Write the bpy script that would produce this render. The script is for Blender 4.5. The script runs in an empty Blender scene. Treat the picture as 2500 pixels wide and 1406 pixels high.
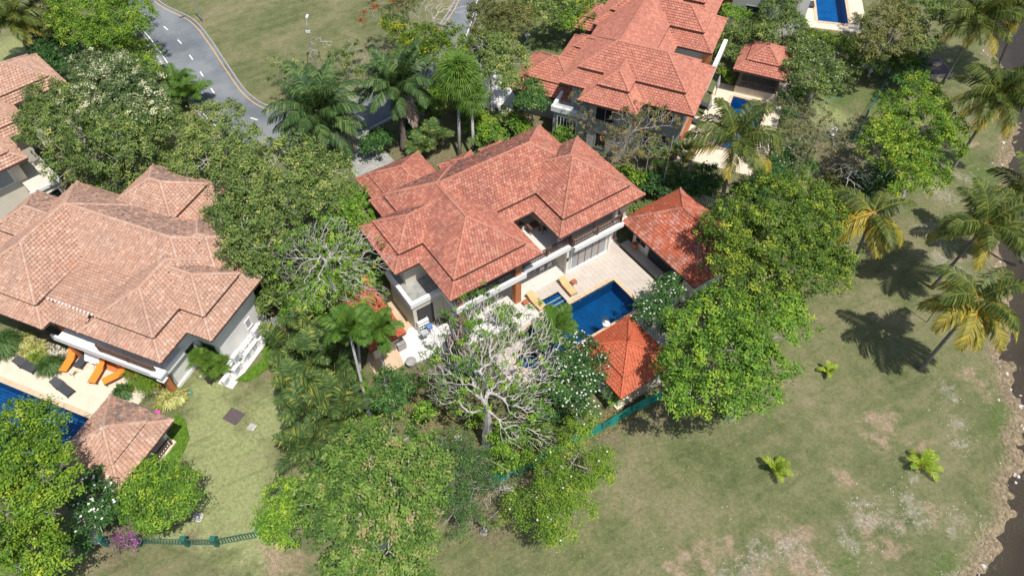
import bpy, math, random
import numpy as np
from mathutils import Matrix, Vector
R = math.radians
random.seed(7)
RNG = np.random.default_rng(7)
SC = bpy.context.scene
COL = SC.collection
# ------------------------------------------------------------------ camera
HC = 46.0                       # metres above the lawn
FPX = 1750.0                    # focal length in pixels of the 2500 px wide photograph
TH = math.atan(1437.0 / FPX)    # angle between the view axis and straight down
cam_d = bpy.data.cameras.new('camera'); cam = bpy.data.objects.new('camera', cam_d); COL.objects.link(cam)
cam_d.sensor_width = 36.0; cam_d.lens = FPX / 2500.0 * 36.0
cam_d.clip_start = 0.5; cam_d.clip_end = 2000
cam.location = (0, 0, HC); cam.rotation_euler = (TH, 0, 0)
SC.camera = cam
# ------------------------------------------------------------------ sky, sun, exposure
SUNV = Vector((0.27, -0.36, 1.0)).normalized()
elev = math.asin(SUNV.z)
world = bpy.data.worlds.new('World'); SC.world = world; world.use_nodes = True
wn = world.node_tree; wn.nodes.clear()
sky = wn.nodes.new('ShaderNodeTexSky'); sky.sky_type = 'NISHITA'; sky.sun_disc = False
sky.sun_elevation = elev; sky.sun_rotation = math.atan2(SUNV.x, SUNV.y); sky.dust_density = 1.5
bg = wn.nodes.new('ShaderNodeBackground'); bg.inputs[1].default_value = 0.115
wo = wn.nodes.new('ShaderNodeOutputWorld')
wn.links.new(sky.outputs[0], bg.inputs[0]); wn.links.new(bg.outputs[0], wo.inputs[0])
sd = bpy.data.lights.new('sun', 'SUN'); sun = bpy.data.objects.new('sun', sd); COL.objects.link(sun)
sd.energy = 4.45; sd.angle = R(0.5); sd.color = (1.0, 0.955, 0.89)
sun.location = (0, 0, 80)
sun.rotation_euler = SUNV.to_track_quat('Z', 'Y').to_euler()
SC.view_settings.view_transform = 'Standard'; SC.view_settings.look = 'None'
SC.view_settings.exposure = 0.22; SC.view_settings.gamma = 1.0
SC.view_settings.use_curve_mapping = False
SC.cycles.max_bounces = 8; SC.cycles.transparent_max_bounces = 12
SC.cycles.use_denoising = True

# ------------------------------------------------------------------ surveying: a sight line of the drone meets a height
def G(px, py, z=0.0):
    x = (px - 1250) / FPX; y = -(py - 703) / FPX
    dx = x; dy = y * math.cos(TH) + math.sin(TH); dz = y * math.sin(TH) - math.cos(TH)
    t = (z - HC) / dz
    return Vector((dx * t, dy * t, z))
def mpp(p):                     # metres per photograph pixel at a place
    v = Vector(p) - Vector((0, 0, HC))
    return (v.y * math.sin(TH) - v.z * math.cos(TH)) / FPX

# ------------------------------------------------------------------ materials
MATS = {}
def newmat(name):
    m = bpy.data.materials.new(name); m.use_nodes = True
    nt = m.node_tree; b = nt.nodes['Principled BSDF']
    MATS[name] = m
    return m, nt, b
def N(nt, t, **kw):
    n = nt.nodes.new(t)
    for k, v in kw.items():
        if hasattr(n, k): setattr(n, k, v)
        else: n.inputs[k].default_value = v
    return n
def rgba(c): return (c[0], c[1], c[2], 1.0)
def ramp(nt, stops, interp='LINEAR'):
    r = nt.nodes.new('ShaderNodeValToRGB'); cr = r.color_ramp; cr.interpolation = interp
    while len(cr.elements) > 1: cr.elements.remove(cr.elements[-1])
    cr.elements[0].position = stops[0][0]; cr.elements[0].color = rgba(stops[0][1])
    for p, c in stops[1:]:
        e = cr.elements.new(p); e.color = rgba(c)
    return r
def noise(nt, scale, detail=4.0, rough=0.6, dim='3D', dist=0.0):
    g = nt.nodes.new('ShaderNodeNewGeometry')
    n = nt.nodes.new('ShaderNodeTexNoise'); n.inputs['Scale'].default_value = scale
    n.inputs['Detail'].default_value = detail; n.inputs['Roughness'].default_value = rough
    n.inputs['Distortion'].default_value = dist
    nt.links.new(g.outputs['Position'], n.inputs['Vector'])
    return n
def mix(nt, a, b, fac, mode='MIX'):
    m = nt.nodes.new('ShaderNodeMix'); m.data_type = 'RGBA'; m.blend_type = mode; m.clamp_result = False
    for sock, v in ((m.inputs[6], a), (m.inputs[7], b), (m.inputs[0], fac)):
        if hasattr(v, 'links'): nt.links.new(v, sock)
        elif isinstance(v, (tuple, list)): sock.default_value = rgba(v)
        else: sock.default_value = v
    return m.outputs[2]
def maprange(nt, v, a, b, c=0.0, d=1.0):
    m = nt.nodes.new('ShaderNodeMapRange'); m.inputs[1].default_value = a; m.inputs[2].default_value = b
    m.inputs[3].default_value = c; m.inputs[4].default_value = d
    nt.links.new(v, m.inputs[0]); return m.outputs[0]
def attr(nt, name):
    a = nt.nodes.new('ShaderNodeAttribute'); a.attribute_name = name; return a.outputs['Fac']
def bump(nt, h, b, strength=0.3, dist=0.02):
    n = nt.nodes.new('ShaderNodeBump'); n.inputs['Strength'].default_value = strength; n.inputs['Distance'].default_value = dist
    nt.links.new(h, n.inputs['Height']); nt.links.new(n.outputs[0], b.inputs['Normal'])
def plain(name, col, rough=0.7, var=0.15, scale=3.0, metal=0.0, fine=0.0):
    m, nt, b = newmat(name)
    n = noise(nt, scale, 5.0, 0.65)
    dark = tuple(c * (1 - var) for c in col); light = tuple(min(1, c * (1 + var)) for c in col)
    r = ramp(nt, [(0.3, dark), (0.7, light)])
    nt.links.new(n.outputs[0], r.inputs[0]); nt.links.new(r.outputs[0], b.inputs['Base Color'])
    b.inputs['Roughness'].default_value = rough; b.inputs['Metallic'].default_value = metal
    if fine:
        n2 = noise(nt, 40.0, 3.0); bump(nt, n2.outputs[0], b, fine, 0.02)
    return m
def tile_mat(name, stops, stain, amount, light=None, lamt=0.0, scale=0.45):
    m, nt, b = newmat(name)
    r = ramp(nt, stops); nt.links.new(attr(nt, 'tint'), r.inputs[0])
    n = noise(nt, scale, 6.0, 0.7, dist=0.5)
    f = maprange(nt, n.outputs[0], 0.45, 0.68, 0.0, amount)
    c = mix(nt, r.outputs[0], stain, f)
    if light:       # bleached tiles: single tiles, more of them in some areas
        n2 = noise(nt, scale * 1.3 + .3, 3.0, 0.6)
        ml = nt.nodes.new('ShaderNodeMath'); ml.operation = 'MULTIPLY_ADD'; ml.inputs[1].default_value = .55
        nt.links.new(attr(nt, 'tint'), ml.inputs[0]); nt.links.new(n2.outputs[0], ml.inputs[2])
        f2 = maprange(nt, ml.outputs[0], 0.82, 1.15, 0.0, lamt)
        c = mix(nt, c, light, f2)
    n3 = noise(nt, 5.0, 6.0, 0.8)
    f3 = maprange(nt, n3.outputs[0], 0.35, 0.65, 0.80, 1.16)
    mm = nt.nodes.new('ShaderNodeVectorMath'); mm.operation = 'SCALE'
    nt.links.new(c, mm.inputs[0]); nt.links.new(f3, mm.inputs['Scale'])
    nt.links.new(mm.outputs[0], b.inputs['Base Color'])
    b.inputs['Roughness'].default_value = 0.72
    return m
def leaf_mat(name, stops, trans=0.22, rough=0.55):
    m, nt, b = newmat(name)
    r = ramp(nt, stops); nt.links.new(attr(nt, 'tint'), r.inputs[0])
    nt.links.new(r.outputs[0], b.inputs['Base Color'])
    b.inputs['Roughness'].default_value = rough
    b.inputs['Specular IOR Level'].default_value = 0.25
    t = nt.nodes.new('ShaderNodeBsdfTranslucent')
    br = mix(nt, r.outputs[0], (0.30, 0.36, 0.04), 0.35)
    nt.links.new(br, t.inputs['Color'])
    ms = nt.nodes.new('ShaderNodeMixShader'); ms.inputs[0].default_value = trans
    out = nt.nodes['Material Output']
    nt.links.new(b.outputs[0], ms.inputs[1]); nt.links.new(t.outputs[0], ms.inputs[2])
    nt.links.new(ms.outputs[0], out.inputs['Surface'])
    return m

# roof tiles
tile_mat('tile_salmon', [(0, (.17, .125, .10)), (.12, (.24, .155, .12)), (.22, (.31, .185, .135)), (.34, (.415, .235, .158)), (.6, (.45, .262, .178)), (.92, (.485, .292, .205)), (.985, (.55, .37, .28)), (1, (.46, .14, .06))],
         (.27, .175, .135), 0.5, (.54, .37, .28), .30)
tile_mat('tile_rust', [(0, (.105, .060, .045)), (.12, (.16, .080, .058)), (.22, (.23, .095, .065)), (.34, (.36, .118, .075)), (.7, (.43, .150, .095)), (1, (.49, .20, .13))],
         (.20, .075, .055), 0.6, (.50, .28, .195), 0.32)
tile_mat('tile_orange', [(0, (.36, .075, .03)), (.3, (.42, .085, .030)), (1, (.50, .115, .05))], (.36, .11, .06), 0.5)
tile_mat('tile_orange_worn', [(0, (.34, .075, .03)), (.3, (.42, .09, .035)), (1, (.48, .12, .055))], (.19, .085, .06), 0.8, (.55, .34, .28), 0.55, 0.4)
tile_mat('tile_coral', [(0, (.20, .085, .06)), (.22, (.30, .11, .075)), (.34, (.40, .135, .088)), (.6, (.45, .165, .105)), (1, (.52, .21, .14))], (.30, .115, .085), 0.5)
plain('tile_joint', (.17, .075, .05), .9)
plain('fascia_wood', (.10, .055, .04), .6)
plain('soffit_wood', (.16, .09, .06), .7)
plain('wall_white', (.72, .71, .68), .8, .10, .9)
plain('wall_cream', (.62, .57, .48), .8, .07, 1.0)
plain('wall_grey', (.36, .37, .36), .8, .08, 1.0)
plain('wall_terracotta', (.44, .16, .06), .75, .12, 2.0)
plain('trim_white', (.80, .80, .78), .6, .04)
plain('concrete_grey', (.30, .30, .28), .9, .3, 1.6)
plain('concrete_white', (.66, .65, .61), .9, .12, 2.2)
plain('wood_brown', (.12, .065, .045), .6, .3, 8)
plain('wood_orange', (.40, .15, .06), .55, .25, 8)
plain('wood_red', (.42, .13, .05), .55, .25, 8)
plain('black_metal', (.025, .025, .028), .5, .1)
plain('dark_mesh', (.045, .05, .055), .75, .1)
plain('orange_fabric', (.86, .24, .025), .85, .06, 6)
plain('tan_fabric', (.52, .38, .18), .85, .1, 6)
plain('white_plastic', (.74, .74, .73), .45, .05)
plain('grey_plastic', (.40, .42, .43), .5, .1)
plain('white_cloth', (.75, .74, .76), .9, .08, 5)
plain('blue_cloth', (.10, .22, .50), .9, .15)
plain('turquoise_plastic', (.03, .38, .36), .5, .1)
plain('pink_plastic', (.80, .08, .40), .5, .1)
plain('floor_terracotta', (.55, .17, .05), .7, .12, 2.0)
plain('stone_light', (.55, .50, .44), .9, .25, 4.0, fine=.4)
plain('stone_grey', (.32, .31, .30), .9, .3, 3.0, fine=.4)
plain('stone_black', (.05, .05, .05), .7, .2)
plain('deck_cream', (.64, .55, .42), .9, .10, 1.5, fine=.2)
plain('deck_pink', (.50, .44, .38), .9, .10, .9, fine=.2)
plain('paving_tan', (.56, .42, .28), .9, .12, 1.2, fine=.2)
plain('grate_brown', (.10, .075, .075), .8, .15)
plain('kerb_grey', (.30, .29, .26), .9, .2, 4)
plain('line_white', (.75, .75, .73), .7, .08, 8)
plain('line_yellow', (.60, .36, .10), .7, .1, 8)
plain('fence_green', (.02, .12, .095), .5, .1)
plain('net_green', (.010, .19, .145), .7, .2, 1.5)
plain('glass_dark', (.02, .025, .03), .12, .1)
plain('curtain_grey', (.34, .36, .37), .7, .1)
plain('terrace_floor', (.60, .57, .52), .7, .05, 1.0)
plain('bark_grey', (.27, .25, .23), .9, .3, 3.0, fine=.8)
plain('bark_pale', (.42, .39, .36), .9, .25, 3.0, fine=.6)
plain('bark_dark', (.11, .09, .075), .9, .35, 4.0, fine=.8)
plain('palm_trunk', (.20, .18, .16), .9, .35, 5.0, fine=.8)
plain('palm_trunk_pale', (.36, .35, .34), .9, .25, 3.0, fine=.4)
plain('petal_white', (.70, .69, .62), .7, .05)
plain('coconut_husk', (.50, .32, .06), .6, .2)
plain('net_pole', (.36, .37, .38), .5, .1, 3.0, .3)
plain('hose_green', (.03, .32, .26), .5)
def palette(name, cs, **k): leaf_mat(name, cs, **k)
palette('leaf_mid', [(0, (0.052, 0.087, 0.026)), (.4, (0.124, 0.192, 0.046)), (.75, (0.219, 0.298, 0.072)), (1, (0.408, 0.437, 0.121))])
palette('leaf_deep', [(0, (0.023, 0.065, 0.019)), (.5, (0.056, 0.146, 0.035)), (.85, (0.106, 0.220, 0.047)), (1, (0.212, 0.311, 0.079))])
palette('leaf_bright', [(0, (0.049, 0.114, 0.014)), (.4, (0.125, 0.236, 0.022)), (.75, (0.217, 0.351, 0.029)), (1, (0.400, 0.457, 0.043))])
palette('leaf_lime', [(0, (0.056, 0.129, 0.017)), (.4, (0.138, 0.274, 0.032)), (.75, (0.251, 0.412, 0.035)), (1, (0.451, 0.548, 0.052))])
palette('leaf_cream', [(0, (0.036, 0.072, 0.023)), (.45, (0.087, 0.160, 0.043)), (.70, (0.174, 0.232, 0.087)), (.82, (0.493, 0.493, 0.290)), (1, (0.725, 0.696, 0.464))])
palette('leaf_olive', [(0, (0.036, 0.051, 0.014)), (.4, (0.094, 0.116, 0.032)), (.75, (0.174, 0.189, 0.051)), (1, (0.290, 0.261, 0.087))])
palette('leaf_brown', [(0, (0.058, 0.065, 0.022)), (.4, (0.145, 0.167, 0.051)), (.7, (0.246, 0.217, 0.087)), (1, (0.435, 0.246, 0.087))])
palette('leaf_pink_tuft', [(0, (0.045, 0.097, 0.021)), (.45, (0.117, 0.214, 0.037)), (.80, (0.220, 0.337, 0.057)), (.92, (0.311, 0.311, 0.114)), (1, (0.389, 0.318, 0.155))])
palette('leaf_yellow', [(0, (0.060, 0.110, 0.015)), (.4, (0.136, 0.230, 0.020)), (.8, (0.306, 0.380, 0.030)), (.9, (0.510, 0.420, 0.020)), (1, (0.552, 0.400, 0.020))])
palette('leaf_mango', [(0, (0.044, 0.092, 0.014)), (.5, (0.116, 0.200, 0.025)), (.8, (0.242, 0.324, 0.030)), (1, (0.418, 0.454, 0.050))])
palette('leaf_magenta', [(0, (0.075, 0.099, 0.045)), (.4, (0.150, 0.144, 0.090)), (.6, (0.315, 0.072, 0.270)), (1, (0.450, 0.126, 0.413))], trans=.2)
palette('leaf_red', [(0, (.16, .10, .03)), (.5, (.40, .10, .03)), (1, (.55, .12, .03))])
palette('leaf_cover', [(0, (.06, .13, .012)), (.5, (.11, .22, .018)), (1, (.19, .32, .03))])
palette('leaf_variegated', [(0, (.18, .20, .03)), (.5, (.42, .42, .12)), (1, (.66, .62, .30))])
palette('frond_coconut', [(0, (.028, .050, .012)), (.35, (.065, .100, .020)), (.65, (.13, .165, .030)), (.8, (.21, .23, .04)), (1, (.58, .42, .06))], trans=.25, rough=.5)
palette('frond_old', [(0, (0.145, 0.145, 0.029)), (.5, (0.319, 0.290, 0.043)), (.8, (0.609, 0.377, 0.043)), (1, (0.899, 0.478, 0.029))], trans=.25, rough=.55)
palette('frond_dry', [(0, (0.174, 0.131, 0.102)), (.5, (0.348, 0.246, 0.174)), (1, (0.609, 0.551, 0.522))], trans=.1)
palette('frond_dark', [(0, (.018, .045, .014)), (.4, (.045, .095, .028)), (.7, (.085, .15, .042)), (1, (.24, .30, .09))], trans=.22, rough=.5)
palette('frond_green', [(0, (0.037, 0.085, 0.014)), (.5, (0.080, 0.169, 0.022)), (.85, (0.148, 0.249, 0.031)), (1, (0.345, 0.339, 0.049))], trans=.25, rough=.55)
palette('frond_sprout', [(0, (0.062, 0.136, 0.015)), (.5, (0.136, 0.272, 0.020)), (1, (0.372, 0.425, 0.040))], trans=.25)
palette('frond_areca', [(0, (0.032, 0.063, 0.020)), (.5, (0.077, 0.136, 0.038)), (.8, (0.157, 0.225, 0.050)), (1, (0.533, 0.360, 0.058))], trans=.2, rough=.6)
palette('grass_blade', [(0, (.03, .07, .02)), (.5, (.07, .15, .035)), (1, (.15, .24, .07))])

# asphalt
m, nt, b = newmat('asphalt')
n1 = noise(nt, .25, 6, .6); n2 = noise(nt, 30, 3, .7)
r = ramp(nt, [(.38, (.115, .13, .145)), (.62, (.20, .215, .225))]); nt.links.new(n1.outputs[0], r.inputs[0])
c = mix(nt, r.outputs[0], (.24, .24, .24), maprange(nt, n2.outputs[0], .5, .8, 0, .5))
nt.links.new(c, b.inputs['Base Color']); b.inputs['Roughness'].default_value = .9
# ground
m, nt, b = newmat('ground_grass')
na = noise(nt, .16, 6, .62, dist=.6); nb = noise(nt, .9, 6, .65); nc = noise(nt, 4.0, 8, .8, dist=.3); nd = noise(nt, 13.0, 5, .85)
ncd = noise(nt, 1.6, 9, .8, dist=1.0)
base = ramp(nt, [(.36, (.100, .122, .048)), (.45, (.142, .157, .068)), (.52, (.178, .182, .085)), (.58, (.215, .200, .108)), (.68, (.29, .245, .155))])
add = nt.nodes.new('ShaderNodeMath'); add.operation = 'MULTIPLY_ADD'; add.inputs[1].default_value = .45; add.inputs[2].default_value = 0
sh = nt.nodes.new('ShaderNodeMath'); sh.operation = 'MULTIPLY_ADD'; sh.inputs[1].default_value = .55; sh.inputs[2].default_value = 0
nt.links.new(na.outputs[0], sh.inputs[0]); 
nt.links.new(nb.outputs[0], add.inputs[0])
ad2 = nt.nodes.new('ShaderNodeMath'); ad2.operation = 'ADD'
nt.links.new(sh.outputs[0], ad2.inputs[0]); nt.links.new(add.outputs[0], ad2.inputs[1])
nt.links.new(ad2.outputs[0], base.inputs[0])
def blend_attr(cur, name, cols, lo, hi, nz, k, top=1.0):
    """lays a ground cover where its survey value plus ragged noise is high"""
    a = nt.nodes.new('ShaderNodeMath'); a.operation = 'MULTIPLY_ADD'; a.inputs[1].default_value = k; 
    nt.links.new(nz.outputs[0], a.inputs[0]); nt.links.new(attr(nt, name), a.inputs[2])
    f = maprange(nt, a.outputs[0], lo + k * .5, hi + k * .5, 0.0, top)
    rr = ramp(nt, [(.35, cols[0]), (.65, cols[1])]); nt.links.new(nc.outputs[0], rr.inputs[0])
    return mix(nt, cur, rr.outputs[0], f)
cur = base.outputs[0]
cur = blend_attr(cur, 'lawn', ((.25, .285, .115), (.32, .335, .155)), .25, .7, nb, .9)
cur = blend_attr(cur, 'lush', ((.075, .120, .030), (.125, .175, .055)), .2, .9, nb, 2.2, .8)
cur = blend_attr(cur, 'soil', ((.13, .105, .065), (.24, .19, .125)), .3, .9, nb, 2.2, .75)
cur = blend_attr(cur, 'bare', ((.27, .20, .13), (.40, .30, .21)), .42, .95, nb, 2.6, .85)
cur = blend_attr(cur, 'chalk', ((.22, .20, .14), (.50, .45, .37)), .60, 1.05, ncd, 3.0, .6)
cur = mix(nt, cur, (.045, .034, .022), attr(nt, 'bed'))
cur = blend_attr(cur, 'bank', ((.10, .080, .055), (.38, .29, .185)), .30, .8, ncd, 2.0)
fn = maprange(nt, nd.outputs[0], .36, .64, .72, 1.24)
fm = maprange(nt, nc.outputs[0], .36, .64, .68, 1.10)
gs = nt.nodes.new('ShaderNodeNewGeometry'); mps = nt.nodes.new('ShaderNodeMapping'); mps.vector_type = 'TEXTURE'; mps.inputs['Rotation'].default_value = (0, 0, R(30)); mps.inputs['Scale'].default_value = (5.5, .9, 1)
nt.links.new(gs.outputs['Position'], mps.inputs[0]); nst = nt.nodes.new('ShaderNodeTexNoise'); nst.inputs['Scale'].default_value = 1.0; nst.inputs['Detail'].default_value = 6; nst.inputs['Roughness'].default_value = .65
nt.links.new(mps.outputs[0], nst.inputs['Vector'])
cur = mix(nt, cur, (.25, .215, .13), maprange(nt, nst.outputs[0], .52, .68, 0, .38))
cur = mix(nt, cur, (.075, .10, .035), maprange(nt, nst.outputs[0], .46, .34, 0, .38))
mu = nt.nodes.new('ShaderNodeMath'); mu.operation = 'MULTIPLY'; nt.links.new(fn, mu.inputs[0]); nt.links.new(fm, mu.inputs[1])
vs = nt.nodes.new('ShaderNodeVectorMath'); vs.operation = 'SCALE'
nt.links.new(cur, vs.inputs[0]); nt.links.new(mu.outputs[0], vs.inputs['Scale'])
nt.links.new(vs.outputs[0], b.inputs['Base Color']); b.inputs['Roughness'].default_value = .95
b.inputs['Specular IOR Level'].default_value = .1
bump(nt, nd.outputs[0], b, .6, .06)
# lagoon water
m, nt, b = newmat('lagoon_water')
b.inputs['Base Color'].default_value = (.055, .042, .028, 1); b.inputs['Roughness'].default_value = .12; b.inputs['Alpha'].default_value = .72
nn = noise(nt, 2.5, 4, .6); bump(nt, nn.outputs[0], b, .25, .05)
# pool water: clear tinted sheet
m, nt, b = newmat('pool_water')
nt.nodes.remove(b)
tr = nt.nodes.new('ShaderNodeBsdfTransparent'); tr.inputs[0].default_value = (.70, .88, .96, 1)
gl = nt.nodes.new('ShaderNodeBsdfGlossy'); gl.inputs['Roughness'].default_value = .05
fr = nt.nodes.new('ShaderNodeFresnel'); fr.inputs[0].default_value = 1.33
nn = noise(nt, 4.0, 4, .6); bp = nt.nodes.new('ShaderNodeBump'); bp.inputs['Strength'].default_value = .35; bp.inputs['Distance'].default_value = .04
nt.links.new(nn.outputs[0], bp.inputs['Height']); nt.links.new(bp.outputs[0], gl.inputs['Normal']); nt.links.new(bp.outputs[0], fr.inputs['Normal'])
ms = nt.nodes.new('ShaderNodeMixShader'); nt.links.new(fr.outputs[0], ms.inputs[0]); nt.links.new(tr.outputs[0], ms.inputs[1]); nt.links.new(gl.outputs[0], ms.inputs[2])
nt.links.new(ms.outputs[0], nt.nodes['Material Output'].inputs[0])
def pool_tile_mat(name, ca, cb, joint, size, ang):
    m, nt, b = newmat(name)
    g = nt.nodes.new('ShaderNodeNewGeometry')
    mp = nt.nodes.new('ShaderNodeMapping'); mp.inputs['Rotation'].default_value = (0, 0, -ang)
    nt.links.new(g.outputs['Position'], mp.inputs[0])
    br = nt.nodes.new('ShaderNodeTexBrick'); br.offset = 0.0
    br.inputs['Scale'].default_value = 1.0; br.inputs['Brick Width'].default_value = size; br.inputs['Row Height'].default_value = size
    br.inputs['Mortar Size'].default_value = size * .10; br.inputs['Mortar Smooth'].default_value = .3
    br.inputs['Color1'].default_value = rgba(ca); br.inputs['Color2'].default_value = rgba(cb); br.inputs['Mortar'].default_value = rgba(joint)
    nt.links.new(mp.outputs[0], br.inputs['Vector'])
    n = noise(nt, 1.2, 3, .5); f = maprange(nt, n.outputs[0], .3, .7, .8, 1.2)
    v = nt.nodes.new('ShaderNodeVectorMath'); v.operation = 'SCALE'; nt.links.new(br.outputs[0], v.inputs[0]); nt.links.new(f, v.inputs['Scale'])
    nt.links.new(v.outputs[0], b.inputs['Base Color']); b.inputs['Roughness'].default_value = .3
    return m
pool_tile_mat('pool_tile_main', (.001, .050, .150), (.002, .066, .180), (.003, .085, .20), .16, R(34.5))
pool_tile_mat('pool_tile_left', (.003, .060, .20), (.003, .045, .16), (.03, .14, .27), .24, R(-21.5))
pool_tile_mat('pool_tile_back', (.002, .11, .32), (.002, .09, .26), (.004, .13, .32), .3, R(-23.5))

# ------------------------------------------------------------------ object helpers
def link(name, me, mat=None, parent=None):
    o = bpy.data.objects.new(name, me); COL.objects.link(o)
    if mat and me is not None and len(me.materials) == 0: me.materials.append(MATS[mat])
    if parent is not None: o.parent = parent
    return o
def tag(o, label=None, cat=None, group=None, kind=None):
    if label: o['label'] = label
    if cat: o['category'] = cat
    if group: o['group'] = group
    if kind: o['kind'] = kind
    return o
def empty(name, loc, rz=0.0):
    o = bpy.data.objects.new(name, None); COL.objects.link(o)
    o.location = loc; o.rotation_euler = (0, 0, rz); o.empty_display_size = .3
    return o
class MB:
    def __init__(s): s.v = []; s.f = []; s.t = []
    def quad(s, a, b, c, d, t=.5):
        i = len(s.v); s.v += [tuple(a), tuple(b), tuple(c), tuple(d)]; s.f.append((i, i + 1, i + 2, i + 3)); s.t.append(t)
    def tri(s, a, b, c, t=.5):
        i = len(s.v); s.v += [tuple(a), tuple(b), tuple(c)]; s.f.append((i, i + 1, i + 2)); s.t.append(t)
    def box(s, x0, x1, y0, y1, z0, z1, t=.5):
        i = len(s.v)
        s.v += [(x0, y0, z0), (x1, y0, z0), (x1, y1, z0), (x0, y1, z0), (x0, y0, z1), (x1, y0, z1), (x1, y1, z1), (x0, y1, z1)]
        for q in ((0, 3, 2, 1), (4, 5, 6, 7), (0, 1, 5, 4), (1, 2, 6, 5), (2, 3, 7, 6), (3, 0, 4, 7)):
            s.f.append(tuple(i + k for k in q)); s.t.append(t)
        return s
    def obox(s, M, sx, sy, sz, t=.5):
        """box of full size sx,sy,sz standing on the origin of M"""
        i = len(s.v)
        for z in (0, sz):
            for x, y in ((-.5, -.5), (.5, -.5), (.5, .5), (-.5, .5)):
                s.v.append(tuple(M @ Vector((x * sx, y * sy, z))))
        for q in ((0, 3, 2, 1), (4, 5, 6, 7), (0, 1, 5, 4), (1, 2, 6, 5), (2, 3, 7, 6), (3, 0, 4, 7)):
            s.f.append(tuple(i + k for k in q)); s.t.append(t)
        return s
    def tube(s, pts, rad, n=6, t=.5, cap=True):
        P = [Vector(p) for p in pts]
        if not hasattr(rad, '__len__'): rad = [rad] * len(P)
        rings = []
        ref = Vector((0, 0, 1))
        for k, p in enumerate(P):
            d = (P[min(k + 1, len(P) - 1)] - P[max(k - 1, 0)])
            if d.length < 1e-6: d = Vector((0, 0, 1))
            d.normalize()
            a = d.cross(ref if abs(d.z) < .95 else Vector((1, 0, 0))).normalized(); bb = d.cross(a)
            i = len(s.v)
            for j in range(n):
                an = 2 * math.pi * j / n
                s.v.append(tuple(p + (a * math.cos(an) + bb * math.sin(an)) * rad[k]))
            rings.append(i)
        for k in range(len(P) - 1):
            for j in range(n):
                a0 = rings[k] + j; a1 = rings[k] + (j + 1) % n; b0 = rings[k + 1] + j; b1 = rings[k + 1] + (j + 1) % n
                s.f.append((a0, a1, b1, b0)); s.t.append(t)
        if cap:
            s.f.append(tuple(rings[-1] + j for j in range(n))); s.t.append(t)
            s.f.append(tuple(rings[0] + j for j in reversed(range(n)))); s.t.append(t)
        return s
    def lathe(s, prof, n=14, o=(0, 0, 0), t=.5):
        i0 = len(s.v)
        for (r_, z) in prof:
            for j in range(n):
                an = 2 * math.pi * j / n
                s.v.append((o[0] + r_ * math.cos(an), o[1] + r_ * math.sin(an), o[2] + z))
        for k in range(len(prof) - 1):
            for j in range(n):
                a0 = i0 + k * n + j; a1 = i0 + k * n + (j + 1) % n
                s.f.append((a0, a1, a1 + n, a0 + n)); s.t.append(t)
        s.f.append(tuple(i0 + (len(prof) - 1) * n + j for j in range(n))); s.t.append(t)
        return s
    def mesh(s, name, tint=False, smooth=False):
        me = bpy.data.meshes.new(name); me.from_pydata(s.v, [], s.f)
        if tint:
            a = me.attributes.new('tint', 'FLOAT', 'FACE'); a.data.foreach_set('value', np.array(s.t, dtype=np.float32))
        if smooth: me.polygons.foreach_set('use_smooth', np.ones(len(me.polygons), dtype=bool))
        me.update(); return me
    def build(s, name, mat, parent=None, tint=False, smooth=False):
        return link(name, s.mesh(name, tint, smooth), mat, parent)
def quads_mesh(name, V, T):
    """V (n,4,3) quads with one tint each"""
    n = len(V); me = bpy.data.meshes.new(name)
    me.vertices.add(n * 4); me.vertices.foreach_set('co', np.ascontiguousarray(V, dtype=np.float32).ravel())
    me.loops.add(n * 4); me.loops.foreach_set('vertex_index', np.arange(n * 4, dtype=np.int32))
    me.polygons.add(n); me.polygons.foreach_set('loop_start', np.arange(0, n * 4, 4, dtype=np.int32))
    me.polygons.foreach_set('loop_total', np.full(n, 4, dtype=np.int32))
    me.update(calc_edges=True)
    a = me.attributes.new('tint', 'FLOAT', 'FACE'); a.data.foreach_set('value', np.clip(T, 0, 1).astype(np.float32))
    return me

# ------------------------------------------------------------------ ground, lagoon, bank
SHORE = [(2425, -120), (2440, 40), (2452, 180), (2495, 300), (2495, 480), (2470, 640), (2478, 760), (2496, 900), (2512, 1020), (2522, 1150), (2510, 1250), (2462, 1330), (2385, 1406), (2270, 1490), (2130, 1600)]
SH = np.array([[G(*p).x, G(*p).y] for p in SHORE])
SHy = SH[::-1, 1]; SHx = SH[::-1, 0]
def shore_x(y): return np.interp(y, SHy, SHx) + .55 + .45 * np.sin(np.asarray(y) * .55) + .3 * np.sin(np.asarray(y) * 1.7 + 1)
def survey(X, Y, blobs, warp=.35):
    out = np.zeros_like(X)
    rs = np.random.default_rng(len(blobs))
    wx = sum(a_ * np.sin(X * f_ * c_ + Y * f_ * s_ + p_) for a_, f_, c_, s_, p_ in [(2.2 / (i_ + 1), .35 * 1.6 ** i_, *rs.normal(size=2), rs.uniform(0, 6)) for i_ in range(6)])
    wy = sum(a_ * np.sin(X * f_ * c_ + Y * f_ * s_ + p_) for a_, f_, c_, s_, p_ in [(2.2 / (i_ + 1), .35 * 1.6 ** i_, *rs.normal(size=2), rs.uniform(0, 6)) for i_ in range(6)])
    X = X + wx * warp; Y = Y + wy * warp
    for px, py, r_ in blobs:
        p = G(px, py); rr = r_ * mpp(p)
        out = np.maximum(out, np.exp(-((X - p.x) ** 2 + (Y - p.y) ** 2) / (rr * rr) * .8))
    return out
LAWN = [(560, 1130, 150), (520, 1000, 90), (620, 1260, 110), (500, 1060, 90), (690, 1000, 60), (480, 1280, 60), (30, 130, 90), (2000, 260, 70)]
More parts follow.
